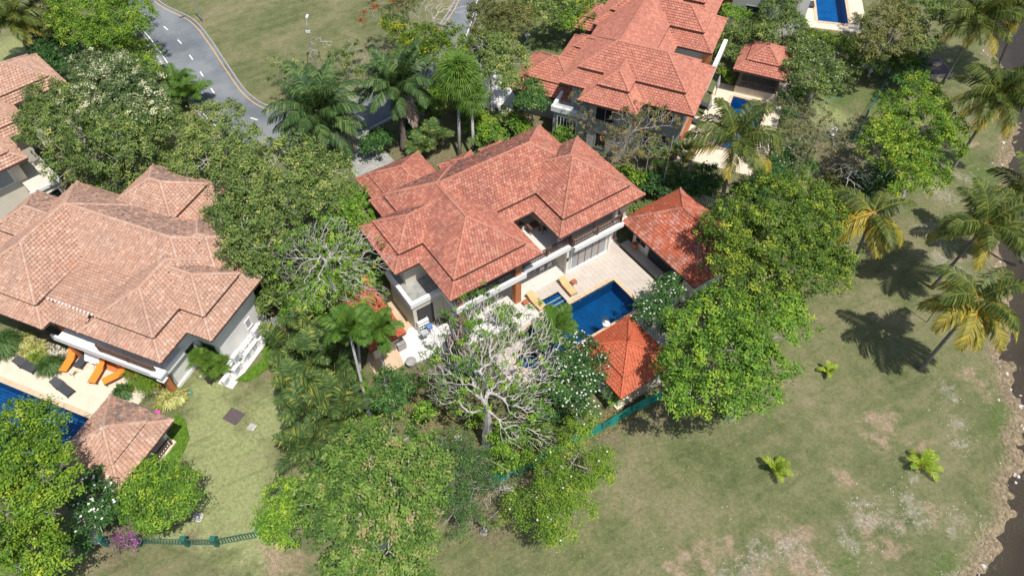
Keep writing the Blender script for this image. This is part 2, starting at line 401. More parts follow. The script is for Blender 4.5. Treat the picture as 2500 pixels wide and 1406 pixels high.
LUSH = [(1700, 330, 40), (1760, 200, 40), (1330, 110, 70), (2040, 240, 60), (2130, 250, 60), (2430, 640, 40), (2440, 860, 30), (2430, 1000, 40), (2450, 1160, 30), (2380, 1300, 40), (2300, 1380, 50), (2400, 430, 50), (2420, 720, 30), (2280, 1340, 30), (1590, 500, 25), (2080, 1330, 40), (1640, 1380, 10), (2460, 330, 30), (2440, 940, 25), (1080, 1000, 40), (1140, 960, 40)]
SOIL = [(1000, 340, 50), (900, 350, 40), (1090, 370, 50), (1300, 280, 60), (1450, 1070, 60), (1500, 1020, 60), (1060, 960, 80), (1000, 1000, 60), (1180, 1290, 70), (700, 900, 30), (680, 840, 40), (1200, 1230, 70), (820, 960, 90), (800, 1080, 70), (430, 1285, 20), (480, 1290, 25), (1620, 1000, 60), (780, 700, 100), (280, 400, 160), (500, 420, 120), (1150, 1050, 80), (1330, 1150, 80), (1560, 420, 90), (1700, 480, 60), (2050, 400, 90), (2200, 380, 90), (250, 1310, 60), (60, 860, 60), (60, 1300, 90), (1880, 100, 80), (2150, 100, 80), (1160, 250, 80)]
BARE = [(1725, 1375, 42), (1965, 1335, 45), (2010, 1360, 34), (1790, 1350, 22), (1870, 1395, 40), (2060, 1200, 24), (2190, 1060, 36), (2150, 1050, 26), (2170, 1095, 28), (2370, 935, 34), (2290, 1085, 24), (2150, 1290, 26), (2100, 1250, 22), (2240, 1225, 22), (640, 1345, 40), (700, 1370, 50), (1575, 1372, 20), (2150, 1230, 20), (2390, 370, 20), (1690, 1400, 30), (2330, 620, 20)]
CHALK = [(2190, 1200, 34), (2180, 1240, 50), (2140, 1280, 44), (2300, 990, 32), (2330, 1060, 30), (2360, 1095, 24), (2300, 560, 60), (2310, 620, 60), (2290, 480, 50), (2340, 660, 40), (1850, 1360, 50), (1790, 1390, 40), (1930, 1350, 36), (2110, 1220, 30), (2380, 430, 40), (2400, 1270, 30), (2000, 1400, 30), (2230, 1150, 20), (2100, 1330, 40), (2350, 1380, 34), (2270, 1250, 30), (2330, 1240, 20)]
gx = np.concatenate([[-600, -300, -150, -90, -70], np.arange(-62, 62, .4), [70, 90, 150, 300, 600]])
gy = np.concatenate([[-300, -150, -60, -30], np.arange(-18, 98, .4), [110, 130, 180, 300, 700]])
X, Y = np.meshgrid(gx, gy)
dist = X - shore_x(Y)
Zg = np.where(dist > -2.6, -0.9 * np.clip((dist + 2.6) / 2.6, 0, 3) ** .8, 0.0)
wob = np.sin(X * 2.1 + np.sin(Y * 1.3) * 2) * np.cos(Y * 1.7 + X * .6) + RNG.normal(0, .5, X.shape)
Zg += np.where((dist > -3.2) & (dist < 4), .13 * wob * np.exp(-((dist + .8) / 1.8) ** 2), 0)
Zg = np.maximum(Zg, -1.8)
HOLES = []            # pools: (origin, angle, u0,u1,v0,v1) filled below
OM = G(900 + 935 / 4.686, 600 + 635 / 4.686, 6.0); AM = R(34.5)
OL = G(1380 / 3.514, 750 + 480 / 3.514, 4.8); AL = R(-21.5)
OB = G(1250 + 1895 / 4.26, 1215 / 4.26, 6.0); AB = R(-23.5)
ON_ = G(485 / 3.056, 100 + 300 / 3.056, 5.5); AN = R(46)
def W(o, a, u, v, z=0.0): return Vector((o.x + u * math.cos(a) - v * math.sin(a), o.y + u * math.sin(a) + v * math.cos(a), z))
def Lc(o, a, p):
    d = Vector(p) - o; return d.x * math.cos(a) + d.y * math.sin(a), -d.x * math.sin(a) + d.y * math.cos(a)
POOLS = {'main': (OM, AM, 5.2, 14.5, -5.0, -1.6), 'steps': (OM, AM, 8.3, 9.95, -1.8, .05), 'left': (OL, AL, -26, -4.7, -8.5, -3.55)}
pb = [Lc(OB, AB, G(*p)) for p in ((1790, 238), (1873, 256), (1853, 312))]
POOLS['back'] = (OB, AB, pb[0][0], pb[1][0], pb[0][1] - 8.8, pb[0][1])
A_TOP = math.atan2(*(G(2070, 62) - G(1996, 54)).yx)
OT = G(1996, 54)
POOLS['top'] = (OT, A_TOP, 0, 3.5, 0, 9)
POOLS['spa'] = (OM, AM, 3.3, 4.9, -4.9, -3.3)
nx = len(gx); ny = len(gy)
V = np.stack([X, Y, Zg], -1).reshape(-1, 3)
ii = np.arange(nx * ny).reshape(ny, nx)
F_ = np.stack([ii[:-1, :-1], ii[:-1, 1:], ii[1:, 1:], ii[1:, :-1]], -1).reshape(-1, 4)
cen = V[F_].mean(1)
keep = np.ones(len(F_), bool)
for (o, a, u0, u1, v0, v1) in POOLS.values():
    dx = cen[:, 0] - o.x; dy = cen[:, 1] - o.y
    u = dx * math.cos(a) + dy * math.sin(a); v = -dx * math.sin(a) + dy * math.cos(a)
    keep &= ~((u > u0 - .15) & (u < u1 + .15) & (v > v0 - .15) & (v < v1 + .15))
F_ = F_[keep]
me = bpy.data.meshes.new('ground'); me.from_pydata(V.tolist(), [], F_.tolist())
for nm, bl in (('lawn', LAWN), ('lush', LUSH), ('soil', SOIL), ('bare', BARE), ('chalk', CHALK)):
    a = me.attributes.new(nm, 'FLOAT', 'POINT'); a.data.foreach_set('value', survey(X, Y, bl).ravel().astype(np.float32))
a = me.attributes.new('bank', 'FLOAT', 'POINT')
a.data.foreach_set('value', np.clip(1 - np.abs(dist + 1.3) / 2.7, 0, 1).ravel().astype(np.float32) )
a = me.attributes.new('bed', 'FLOAT', 'POINT'); a.data.foreach_set('value', np.clip(dist / 1.2, 0, 1).ravel().astype(np.float32))
me.polygons.foreach_set('use_smooth', np.ones(len(me.polygons), bool))
tag(link('ground', me, 'ground_grass'), 'wide mown grass ground, dry and patchy towards the lagoon bank', kind='structure')
wb = MB(); wy_ = [-300, -60, -20] + list(np.arange(-15, 90, 3.0)) + [100, 150, 700]
for ya, yb in zip(wy_[:-1], wy_[1:]): wb.quad((float(shore_x(ya)) - 2.2, ya, -.62), (600, ya, -.62), (600, yb, -.62), (float(shore_x(yb)) - 2.2, yb, -.62))
tag(wb.build('lagoon_water', 'lagoon_water'), 'dark muddy lagoon water along the sandy bank', kind='structure')

# rocks along the bank and chalk rubble on the lawn: nobody could count them
def rubble(name, pts, label, mat):
    mb = MB()
    for (x, y, z, s_) in pts:
        a = [Vector((random.gauss(0, 1), random.gauss(0, 1), random.gauss(0, .6))).normalized() * s_ * random.uniform(.6, 1.1) for _ in range(6)]
        c = Vector((x, y, z)); i = len(mb.v)
        base = [Vector((math.cos(k * 1.257) * s_, math.sin(k * 1.257) * s_, -.2 * s_)) * random.uniform(.6, 1.2) for k in range(5)]
        top = [bb_ * .55 + Vector((0, 0, s_ * random.uniform(.5, .8))) for bb_ in base]
        mb.v += [tuple(c + q) for q in base] + [tuple(c + q) for q in top]
        for k in range(5): mb.f.append((i + k, i + (k + 1) % 5, i + 5 + (k + 1) % 5, i + 5 + k)); mb.t.append(.5)
        mb.f.append(tuple(i + 5 + k for k in range(5))); mb.t.append(.5)
    return tag(mb.build(name, mat), label, kind='stuff')
pts = []
for _ in range(420):
    y = random.uniform(-10, 85); x = float(shore_x(y)) - abs(random.gauss(0, 1.6)) + .2
    dd = x - float(shore_x(y)); z = -0.9 * max(0, (dd + 2.6) / 2.6) ** .8 if dd > -2.6 else 0
    pts.append((x, y, z, random.choice((.04, .06, .06, .09, .18)) * random.uniform(.6, 1.5)))
rubble('bank_rubble', pts, 'broken pale rocks strewn along the lagoon bank', 'stone_light')
pts = []
for px, py, r_ in CHALK * 2 + [(1800, 1320, 120)] * 2:
    for _ in range(7):
        p = G(px + random.gauss(0, r_ * .7), py + random.gauss(0, r_ * .6)); pts.append((p.x, p.y, 0, random.uniform(.02, .06)))
rubble('lawn_rubble', pts, 'small white stones scattered over the patchy grass', 'stone_light')
# fallen leaves
mb = MB()
for _ in range(700):
    px, py = random.choice([(1500, 1150, ), (1700, 1120), (1480, 1300), (1800, 1050), (1100, 1340), (1350, 1330)])
    p = G(px + random.gauss(0, 90), py + random.gauss(0, 60)); s_ = random.uniform(.03, .06); a = random.uniform(0, 6.3)
    e = Vector((math.cos(a), math.sin(a), 0)) * s_; f = Vector((-e.y, e.x, 0)) * .6
    q = p + Vector((0, 0, .03)); mb.quad(q - e, q - f, q + e + Vector((0, 0, .02)), q + f, random.random())
tag(mb.build('fallen_leaves', 'leaf_yellow', tint=True), 'yellow fallen leaves and petals dotted over the mown grass', kind='stuff')
# grass tufts on the open lawn near the camera
def tufts(name, region, n, mat, label, h=(.05, .12), seed=1):
    rg = np.random.default_rng(seed); px = rg.uniform(region[0], region[2], n); py = rg.uniform(region[1], region[3], n)
    x = (px - 1250) / FPX; y = -(py - 703) / FPX
    t = HC / (math.cos(TH) - y * math.sin(TH)); P = np.stack([x * t, (y * math.cos(TH) + math.sin(TH)) * t, np.zeros(n)], -1)
    ok = P[:, 0] < shore_x(P[:, 1]) - 1.5; P = P[ok]; n = len(P)
    a = rg.uniform(0, 6.28, n); d = np.stack([np.cos(a), np.sin(a), np.zeros(n)], -1); H_ = rg.uniform(*h, n)[:, None]
    ln = np.stack([rg.normal(0, .6, n), rg.normal(0, .6, n), np.ones(n)], -1) * H_
    w = .018 + .02 * rg.random(n)[:, None]
    Vq = np.stack([P - d * w, P + d * w, P + ln + d * w * .4, P + ln - d * w * .4], 1)
    me_ = quads_mesh(name, Vq, rg.random(n)); return tag(link(name, me_, mat), label, kind='stuff')

# ------------------------------------------------------------------ road
def wpts(px, z=0.0): return [G(x, y, 0) + Vector((0, 0, z)) for x, y in px]
def smooth(P, k=6):
    out = []
    for i in range(len(P) - 1):
        p0 = P[max(i - 1, 0)]; p1 = P[i]; p2 = P[i + 1]; p3 = P[min(i + 2, len(P) - 1)]
        for j in range(k):
            t = j / k
            out.append(.5 * ((2 * p1) + (p2 - p0) * t + (2 * p0 - 5 * p1 + 4 * p2 - p3) * t * t + (3 * p1 - p0 - 3 * p2 + p3) * t ** 3))
    out.append(P[-1].copy()); return out
def ribbon(mb, P, off0, off1, z0, z1=None, t=.5):
    """flat strip between two offsets of a line; with z1 a raised kerb"""
    L = []
    for i, p in enumerate(P):
        d = P[min(i + 1, len(P) - 1)] - P[max(i - 1, 0)]; d.z = 0; d.normalize(); n = Vector((-d.y, d.x, 0)); L.append((p + n * off0, p + n * off1))
    top = z1 if z1 is not None else z0
    for (a, b_), (c, d) in zip(L[:-1], L[1:]):
        A, B, C_, D = [Vector((q.x, q.y, top)) for q in (a, b_, c, d)]
        mb.quad(A, C_, D, B, t)
        if z1 is not None:
            lo = [Vector((q.x, q.y, z0)) for q in (a, b_, c, d)]
            mb.quad(lo[0], lo[2], C_, A, t); mb.quad(B, D, lo[3], lo[1], t)
outer = smooth(wpts([(190, -90), (300, 30), (360, 97), (398, 150), (432, 207), (482, 274), (560, 338), (680, 372), (820, 350), (946, 297), (1050, 222), (1115, 140), (1148, 80), (1172, 0), (1195, -90)]))
inner = smooth(wpts([(330, -90), (382, 0), (470, 50), (515, 102), (560, 170), (603, 228), (655, 262), (730, 268), (820, 252), (882, 232), (960, 186), (1030, 122), (1075, 62), (1110, 8), (1150, -90)]))
mb = MB()
for a, b_, c, d in zip(outer[:-1], outer[1:], inner[:-1], inner[1:]): mb.quad(a + Vector((0, 0, .008)), b_ + Vector((0, 0, .008)), d + Vector((0, 0, .008)), c + Vector((0, 0, .008)))
road = tag(mb.build('road', 'asphalt'), 'grey asphalt road curving round the grassy park', kind='structure')
mb = MB(); ribbon(mb, outer, .25, .37, .012); mb.build('white_edge_line', 'line_white', road)
mb = MB(); ribbon(mb, inner, -.40, -.30, .012); mb.build('yellow_edge_line', 'line_yellow', road)
mb = MB(); ribbon(mb, inner, 0, .16, 0, .12); mb.build('kerb', 'kerb_grey', road)
mb = MB(); ribbon(mb, outer, -.16, 0, 0, .12); mb.build('kerb', 'kerb_grey', road)
for (x0, y0, x1, y1) in ((1268, 138, 1300, 158), (1405, 230, 1440, 260), (1525, 345, 1558, 378), (1625, 475, 1655, 515), (1717, 618, 1743, 657), (1810, 760, 1838, 802), (2150, 1012, 2210, 1032)):
    mb = MB(); ribbon(mb, wpts([(x0 / 3.514, y0 / 3.514), (x1 / 3.514, y1 / 3.514)]), -.07, .07, .013); mb.build('centre_line_dash', 'line_white', road)
# driveways
def sheet(name, px, z, mat, label, kind='structure'):
    mb = MB(); P = wpts(px, z); mb.v += [tuple(p) for p in P]; mb.f.append(tuple(range(len(P)))); mb.t.append(.5)
    n = len(P); mb.v += [(p.x, p.y, -.02) for p in P]
    for i in range(n): mb.f.append((i, n + i, n + (i + 1) % n, (i + 1) % n)); mb.t.append(.5)
    return tag(mb.build(name, mat), label, kind=kind)
sheet('driveway', [(835, 340), (900, 318), (950, 380), (1000, 430), (1010, 470), (900, 470), (860, 420)], .016, 'concrete_grey', 'concrete driveway leading to the garage of the middle villa')
sheet('driveway', [(355, 106), (372, 118), (400, 158), (380, 160), (352, 120)], .016, 'concrete_white', 'pale driveway apron beside the white road line')
sheet('driveway', [(1140, 190), (1215, 170), (1262, 240), (1240, 290), (1180, 260), (1130, 230)], .016, 'concrete_white', 'pale driveway beside the back villa')

# ------------------------------------------------------------------ hipped tiled roofs in two tiers
def tile_mesh(w, l, tint, curve=.034):
    mb = MB(); xs = (-.5, -.3, .3, .5); hs = (0, curve, curve, 0)
    for i in range(3):
        a = (xs[i] * w, 0, hs[i] + .045); b_ = (xs[i + 1] * w, 0, hs[i + 1] + .045); c = (xs[i + 1] * w, l, hs[i + 1] + .004); d = (xs[i] * w, l, hs[i] + .004)
        mb.quad(a, b_, c, d, tint); mb.quad((a[0], 0, 0), (b_[0], 0, 0), b_, a, tint)
    return mb
def cap_mesh(w, l, tint):
    mb = MB(); xs = (-.5, -.25, .25, .5); hs = (0, .09, .09, 0)
    for i in range(3):
        a = (xs[i] * w, 0, hs[i] + .035); b_ = (xs[i + 1] * w, 0, hs[i + 1] + .035); c = (xs[i + 1] * w * .85, l, hs[i + 1]); d = (xs[i] * w * .85, l, hs[i])
        mb.quad(a, b_, c, d, tint); mb.quad((a[0], 0, 0), (b_[0], 0, 0), b_, a, tint)
    return mb
def hipd(w, u, v): return min(u - w[0], w[1] - u, v - w[2], w[3] - v)
def roof_wings(parent, O, A, wings, ez, slope, s_in, s_h, mat, tw=.30, tl=.28, singles=300, capsingles=0, oh=.10, flats=(), seed=0, capw=.22, one_tier=False):
    """wings: rectangles in the house's own axes; every wing is a hipped roof with a stepped second tier"""
    rg = random.Random(seed)
    roof = MB(); fas = MB(); sof = MB(); tiles = []; caps = []
    def zt(d, tier): return ez + slope * d + (s_h if tier else 0.0)
    for wi, w in enumerate(wings):
        u0, u1, v0, v1 = w[:4]; e_ = ez + (w[4] if len(w) > 4 else 0.0)
        half = min(u1 - u0, v1 - v0) / 2
        tiers = [(0.0, min(s_in, half), 0.0)] + ([(s_in - oh, half, s_h)] if half > s_in and not one_tier else [])
        if one_tier: tiers = [(0.0, half, 0.0)]
        for (d0, d1, up) in tiers:
            za = e_ + slope * d0 + up; zb = e_ + slope * d1 + up
            c0 = [(u0 + d0, v0 + d0), (u1 - d0, v0 + d0), (u1 - d0, v1 - d0), (u0 + d0, v1 - d0)]
            c1 = [(u0 + d1, v0 + d1), (u1 - d1, v0 + d1), (u1 - d1, v1 - d1), (u0 + d1, v1 - d1)]
            for k in range(4):
                k2 = (k + 1) % 4
                a, b_, c, d = c0[k], c0[k2], c1[k2], c1[k]
                roof.quad((*a, za), (*b_, za), (*c, zb), (*d, zb))
                h0 = za - (.17 if up == 0 else s_h + .02)
                fas.quad((*a, h0), (*b_, h0), (*b_, za), (*a, za))
                # tiles of this face
                ev = Vector((b_[0] - a[0], b_[1] - a[1], 0)); L = ev.length; ev.normalize()
                inn = Vector((-ev.y, ev.x, 0)); ups = (inn + Vector((0, 0, slope))).normalized(); nrm = ev.cross(ups)
                dh = tl / math.sqrt(1 + slope * slope); nr = max(1, int(round((d1 - d0 + .02) / dh))); dh = (d1 - d0) / nr
                for r_ in range(nr):
                    dd = r_ * dh; x0 = dd * 1.0; x1 = L - dd
                    nt_ = int((x1 - x0) / tw) + 1; off = (r_ % 2) * tw * .5 - tw * .25
                    for q in range(-1, nt_ + 1):
                        x = x0 + q * tw + off + (L / 2 - x0) % tw * 0
                        xc = x + tw / 2
                        if xc < x0 + dh * .5 - .02 or xc > x1 - dh * .5 + .02: continue
                        px = a[0] + ev.x * xc + inn.x * dd; py = a[1] + ev.y * xc + inn.y * dd
                        pc = (px + inn.x * dh * .5, py + inn.y * dh * .5)
                        myd = d0 + dd + dh * .5; myz = e_ + slope * myd + up; hid = False
                        for wj, w2 in enumerate(wings):
                            if wj == wi: continue
                            d2 = hipd(w2, *pc); e2 = ez + (w2[4] if len(w2) > 4 else 0.0)
                            h2 = min(w2[1] - w2[0], w2[3] - w2[2]) / 2; d2 = min(d2, h2)
                            if d2 < 0: continue
                            z2 = e2 + slope * d2 + (s_h if d2 > s_in - oh and not one_tier else 0)
                            if z2 > myz + .06: hid = True; break
                        if not hid and up == 0 and not one_tier and myd > s_in - oh * .3: hid = True
                        if hid: continue
                        pos = Vector((px, py, e_ + slope * (d0 + dd) + up + .012))
                        jit = Vector((rg.gauss(0, .006), rg.gauss(0, .006), rg.uniform(0, .008)))
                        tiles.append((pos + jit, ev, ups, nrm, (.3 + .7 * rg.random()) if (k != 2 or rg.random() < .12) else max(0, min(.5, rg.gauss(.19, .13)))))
                # hip line from corner k
                def covered(p):
                    for wj, w2 in enumerate(wings):
                        if wj == wi: continue
                        d2 = min(hipd(w2, p.x, p.y), min(w2[1] - w2[0], w2[3] - w2[2]) / 2)
                        if d2 < 0: continue
                        e2 = ez + (w2[4] if len(w2) > 4 else 0.0)
                        if e2 + slope * d2 + (s_h if d2 > s_in - oh and not one_tier else 0) > p.z + .08: return True
                    return False
                pa = Vector((*a, za)); pb_ = Vector((*d, zb))
                def caps_along(pa, pb_):
                    vv = pb_ - pa; Ln = vv.length
                    if Ln < .2: return
                    vv.normalize(); nn_ = int(Ln / .36) + 1; st = Ln / nn_
                    side = Vector((-vv.y, vv.x, 0)).normalized() * -1; up_ = side.cross(vv)
                    if up_.z < 0: side = -side; up_ = side.cross(vv)
                    for q in range(nn_):
                        p = pa + vv * (q * st)
                        if not covered(p + vv * st * .5): caps.append((p + Vector((0, 0, .03)), side, vv, up_, .78 + .19 * rg.random()))
                caps_along(pa, pb_)
            if d1 >= half - 1e-4:
                if u1 - u0 > v1 - v0: caps_along(Vector((u0 + half, (v0 + v1) / 2, zb)), Vector((u1 - half, (v0 + v1) / 2, zb)))
                else: caps_along(Vector(((u0 + u1) / 2, v0 + half, zb)), Vector(((u0 + u1) / 2, v1 - half, zb)))
        zs = e_ - .168 - .004 * wi
        sof.quad((u0 + .01, v0 + .01, zs), (u0 + .01, v1 - .01, zs), (u1 - .01, v1 - .01, zs), (u1 - .01, v0 + .01, zs))
    for (u0, u1, v0, v1, z0, z1) in flats:    # gently rising infill slope
        roof.quad((u0, v0, z0), (u1, v0, z0), (u1, v1, z1), (u0, v1, z1))
        sl = (z1 - z0) / (v1 - v0); ups = Vector((0, 1, sl)).normalized(); nrm = Vector((1, 0, 0)).cross(ups)
        y = v0; r_ = 0
        while y < v1 - .1:
            x = u0 + (r_ % 2) * tw * .5
            while x < u1:
                z = z0 + sl * (y - v0)
                if not any(0 < hipd(w2, x, y + .1) and ez + slope * min(hipd(w2, x, y + .1), min(w2[1] - w2[0], w2[3] - w2[2]) / 2) > z + .02 for w2 in wings):
                    tiles.append((Vector((x, y, z + .014)), Vector((1, 0, 0)), ups, nrm, .3 + .7 * rg.random()))
                x += tw
            y += tl; r_ += 1
    ro = roof.build('roof', 'tile_joint', parent, tint=True)
    fas.build('fascia', 'fascia_wood', ro); sof.build('soffit', 'soffit_wood', ro)
    camL = Vector((0, 0, HC)); Rz = Matrix.Rotation(-A, 3, 'Z'); camL = Rz @ (camL - Vector((O.x, O.y, 0)))
    def emit(items, meshf, single_name, mass_name, nsingle, dims):
        if not items: return
        items = [it for it in items if it[3].dot((camL - it[0]).normalized()) > .02] + [it for it in items if it[3].dot((camL - it[0]).normalized()) <= .02]
        items.sort(key=lambda it: (it[0] - camL).length * (1 if it[3].dot((camL - it[0]).normalized()) > .15 else 4))
        protos = []
        for k in range(16):
            me_ = meshf(dims[0], dims[1], (k + .5) / 16).mesh(single_name, True); me_.materials.append(MATS[mat]); protos.append(me_)
        for it in items[:nsingle]:
            o = bpy.data.objects.new(single_name, protos[max(0, min(15, int(it[4] * 16)))]); COL.objects.link(o); o.parent = ro
            M = Matrix((it[1], it[2], it[3])).transposed().to_4x4(); M.translation = it[0]; o.matrix_local = M
        rest = items[nsingle:]
        if rest:
            pm = meshf(dims[0], dims[1], .5); pv = np.array(pm.v)
            B = np.array([[list(it[1]), list(it[2]), list(it[3])] for it in rest]); P = np.array([list(it[0]) for it in rest])
            Vv = np.einsum('vk,nkc->nvc', pv, B) + P[:, None, :]
            q = len(pm.f); Vq = Vv.reshape(len(rest) * q, 4, 3); T = np.repeat(np.array([it[4] for it in rest]), q)
            tag(link(mass_name, quads_mesh(mass_name, Vq, T), mat, ro), kind='stuff')
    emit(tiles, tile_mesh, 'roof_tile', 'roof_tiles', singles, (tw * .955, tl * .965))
    emit(caps, cap_mesh, 'ridge_tile', 'ridge_tiles', capsingles, (capw * 1.15, .37))
    return ro
def finial(parent, ro, u, v, z, mat, h=.8):
    mb = MB(); mb.lathe([(.16, 0), (.18, .12), (.08, .22), (.10, .34), (.05, .45), (.015, h)], 8, (u, v, z)); mb.build('finial', mat, ro, tint=True)
    for s_ in (-1, 1):
        pass
def window(parent, u0, u1, v, z0, z1, axis='v', sgn=-1, panes=2, frame='trim_white', glass='glass_dark', depth=.05, post=None):
    """framed window proud of a wall; axis 'v': the wall runs along u at v"""
    fw = .09; fr = MB()
    def bx(m_, a0, a1, b0, b1, d0, d1):
        lo, hi = sorted((d0, d1))
        if axis == 'v': m_.box(a0, a1, v + lo, v + hi, b0, b1)
        else: m_.box(v + lo, v + hi, a0, a1, b0, b1)
    bx(fr, u0 - fw, u1 + fw, z1, z1 + fw, 0, sgn * depth); bx(fr, u0 - fw, u1 + fw, z0 - fw, z0, 0, sgn * (depth + .04))
    bx(fr, u0 - fw, u0, z0, z1, 0, sgn * depth); bx(fr, u1, u1 + fw, z0, z1, 0, sgn * depth)
    f = fr.build('window', frame, parent)
    step = (u1 - u0) / panes
    for k in range(panes):
        g = MB(); bx(g, u0 + k * step + .03, u0 + (k + 1) * step - .03, z0, z1, 0, sgn * .018); g.build('pane', glass, f)
        if k:
            p = MB(); bx(p, u0 + k * step - .03, u0 + k * step + .03, z0, z1, 0, sgn * depth * .9); p.build('mullion', post or frame, f)
    return f
def railing(parent, pts, z, h=.95, mat='wood_brown', step=.16, name='railing'):
    """posts, rail and every baluster of its own"""
    mb = MB()
    for (a, b_) in zip(pts[:-1], pts[1:]):
        a = Vector((*a, 0)); b_ = Vector((*b_, 0)); d = b_ - a; L = d.length; an = math.atan2(d.y, d.x)
        M = Matrix.Translation((a + b_) / 2 + Vector((0, 0, z + h - .07))) @ Matrix.Rotation(an, 4, 'Z'); mb.obox(M, L, .12, .07)
        M = Matrix.Translation((a + b_) / 2 + Vector((0, 0, z + .10))) @ Matrix.Rotation(an, 4, 'Z'); mb.obox(M, L, .06, .05)
    r_ = mb.build(name, mat, parent)
    bm = MB().box(-.025, .025, -.025, .025, 0, h - .23).mesh('baluster'); bm.materials.append(MATS[mat])
    pm = MB().box(-.07, .07, -.07, .07, 0, h + .06).mesh('post'); pm.materials.append(MATS[mat])
    for (a, b_) in zip(pts[:-1], pts[1:]):
        a = Vector((*a, 0)); b_ = Vector((*b_, 0)); L = (b_ - a).length; n = int(L / step)
        for k in range(1, n):
            p = a.lerp(b_, k / n); o = link('baluster', bm, None, r_); o.location = (p.x, p.y, z + .15)
        for k in range(int(L / 1.8) + 1):
            p = a.lerp(b_, k / max(1, int(L / 1.8))); o = link('post', pm, None, r_); o.location = (p.x, p.y, z)
    return r_

# ------------------------------------------------------------------ the middle villa
vm = empty('villa', (OM.x, OM.y, 0), AM)
tag(vm, 'large two-storey villa in the middle with weathered rust-red tiled roofs and a roof terrace', 'house')
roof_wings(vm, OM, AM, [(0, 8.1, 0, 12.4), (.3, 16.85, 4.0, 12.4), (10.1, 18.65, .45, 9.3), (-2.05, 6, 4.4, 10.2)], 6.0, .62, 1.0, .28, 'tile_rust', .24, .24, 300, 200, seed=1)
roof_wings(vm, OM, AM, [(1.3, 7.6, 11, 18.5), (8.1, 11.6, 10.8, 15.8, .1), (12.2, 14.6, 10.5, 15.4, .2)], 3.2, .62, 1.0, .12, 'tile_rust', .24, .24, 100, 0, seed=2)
wl = MB()
wl.box(1, 7.2, 3.2, 11.4, 0, 6.0); wl.box(7.2, 15.9, 5.9, 11.4, 0, 6.0); wl.box(11.0, 17.7, 4.1, 8.4, 3.55, 6.0)
wl.box(11.6, 16.1, 1.25, 6, 0, 2.95); wl.box(16.1, 17.7, 2.0, 8.3, 0, 2.95); wl.box(16.95, 17.7, 1.3, 4.1, 3.0, 5.98); wl.box(-1.0, 1, 5.3, 9.3, 0, 6.0)
wl.box(2.2, 6.8, 12, 17.6, 0, 3.2); wl.box(8.9, 11, 11.4, 15, 0, 3.2); wl.box(12.8, 14, 11.4, 14.8, 0, 3.2)
wall_m = wl.build('wall', 'wall_cream', vm)
sl = MB(); sl.box(7.2, 11.9, 1.15, 6, 2.98, 3.52); sl.box(11.9, 16.9, .75, 6, 2.98, 3.52); sl.box(16.9, 17.9, 1.2, 4, 2.98, 3.30)
sl.box(.9, 7.15, .85, 3.3, 2.9, 3.45); sl.build('terrace_slab', 'wall_white', vm)
fl = MB(); fl.box(7.25, 11.85, 1.35, 5.88, 3.522, 3.54); fl.box(11.86, 16.85, .95, 4.08, 3.522, 3.54); fl.build('terrace_floor', 'terrace_floor', vm)
tr_ = MB()
tr_.box(.8, 7.2, .70, .86, 3.1, 3.62); tr_.box(7.2, 12.0, 1.0, 1.16, 3.2, 3.62); tr_.box(11.75, 11.9, .6, 1.16, 3.2, 3.62); tr_.box(11.75, 17.0, .6, .76, 3.2, 3.62)
tr_.box(11.5, 16.2, 1.12, 1.26, 0, .28); tr_.box(11.5, 11.62, 1.25, 3.8, 0, .28); tr_.box(16.05, 16.3, 1.12, 2.0, 0, 2.95); tr_.box(11.5, 11.7, 1.1, 1.3, .28, 2.95)
tr_.box(16.0, 17.8, 1.86, 2.0, 0, .28); tr_.build('trim', 'trim_white', vm)
window(vm, 12.15, 15.75, 1.25, .35, 2.45, panes=5, frame='trim_white', glass='curtain_grey', post='wood_red', depth=.07)
window(vm, 16.5, 17.4, 2.0, .5, 2.5, panes=1, glass='curtain_grey', frame='wood_red')
window(vm, 8.2, 11.2, 5.9, 3.6, 5.6, panes=3, frame='black_metal', glass='curtain_grey')
window(vm, 2.0, 6.4, 3.2, .1, 2.5, panes=4, frame='trim_white', glass='glass_dark')
window(vm, 1.8, 6.6, 3.2, 3.6, 5.6, panes=4, frame='black_metal', glass='glass_dark')
# columns, each of its own
for (u, v, z1, mt, w_) in ((6.55, 1.15, 5.9, 'wall_terracotta', .55), (1.35, 1.15, 5.9, 'wall_terracotta', .5), (11.0, 1.5, 5.9, 'wall_white', .3), (16.4, 1.2, 5.9, 'wall_white', .3)):
    z0 = 0 if mt == 'wall_terracotta' else 3.5
    MB().box(u - w_ / 2, u + w_ / 2, v - w_ / 2, v + w_ / 2, z0, z1).build('column', mt, vm)
railing(vm, [(7.3, 1.28), (11.85, 1.28), (11.85, .88), (16.85, .88), (16.85, 1.3)], 3.62, .85)
railing(vm, [(1.0, .95), (6.4, .95)], 3.62, .8, 'black_metal')
# small flat-roofed annex with a parapet
an = MB(); an.box(-1.65, 2.9, 3.25, 7.0, 0, 3.05); an.build('annex_wall', 'wall_cream', vm)
ap = MB(); ap.box(-1.8, -1.5, 3.1, 7.2, 3.05, 3.5); ap.box(-1.5, 2.9, 3.1, 3.4, 3.05, 3.5); ap.build('parapet', 'trim_white', vm)
MB().box(-1.5, 2.9, 3.4, 7.0, 3.05, 3.2).build('flat_roof', 'concrete_grey', vm)
MB().box(-1.35, .1, 3.235, 3.25, .05, 2.45).build('opening', 'stone_black', vm)  # flat black panel; the shade inside the recess is put into its colour
# wall lamps
for (u, v, z) in ((6.83, 1.1, 2.2), (11.56, 1.08, 2.0)):
    MB().box(u - .06, u + .06, v - .12, v, z, z + .28).build('wall_lamp', 'black_metal', vm)
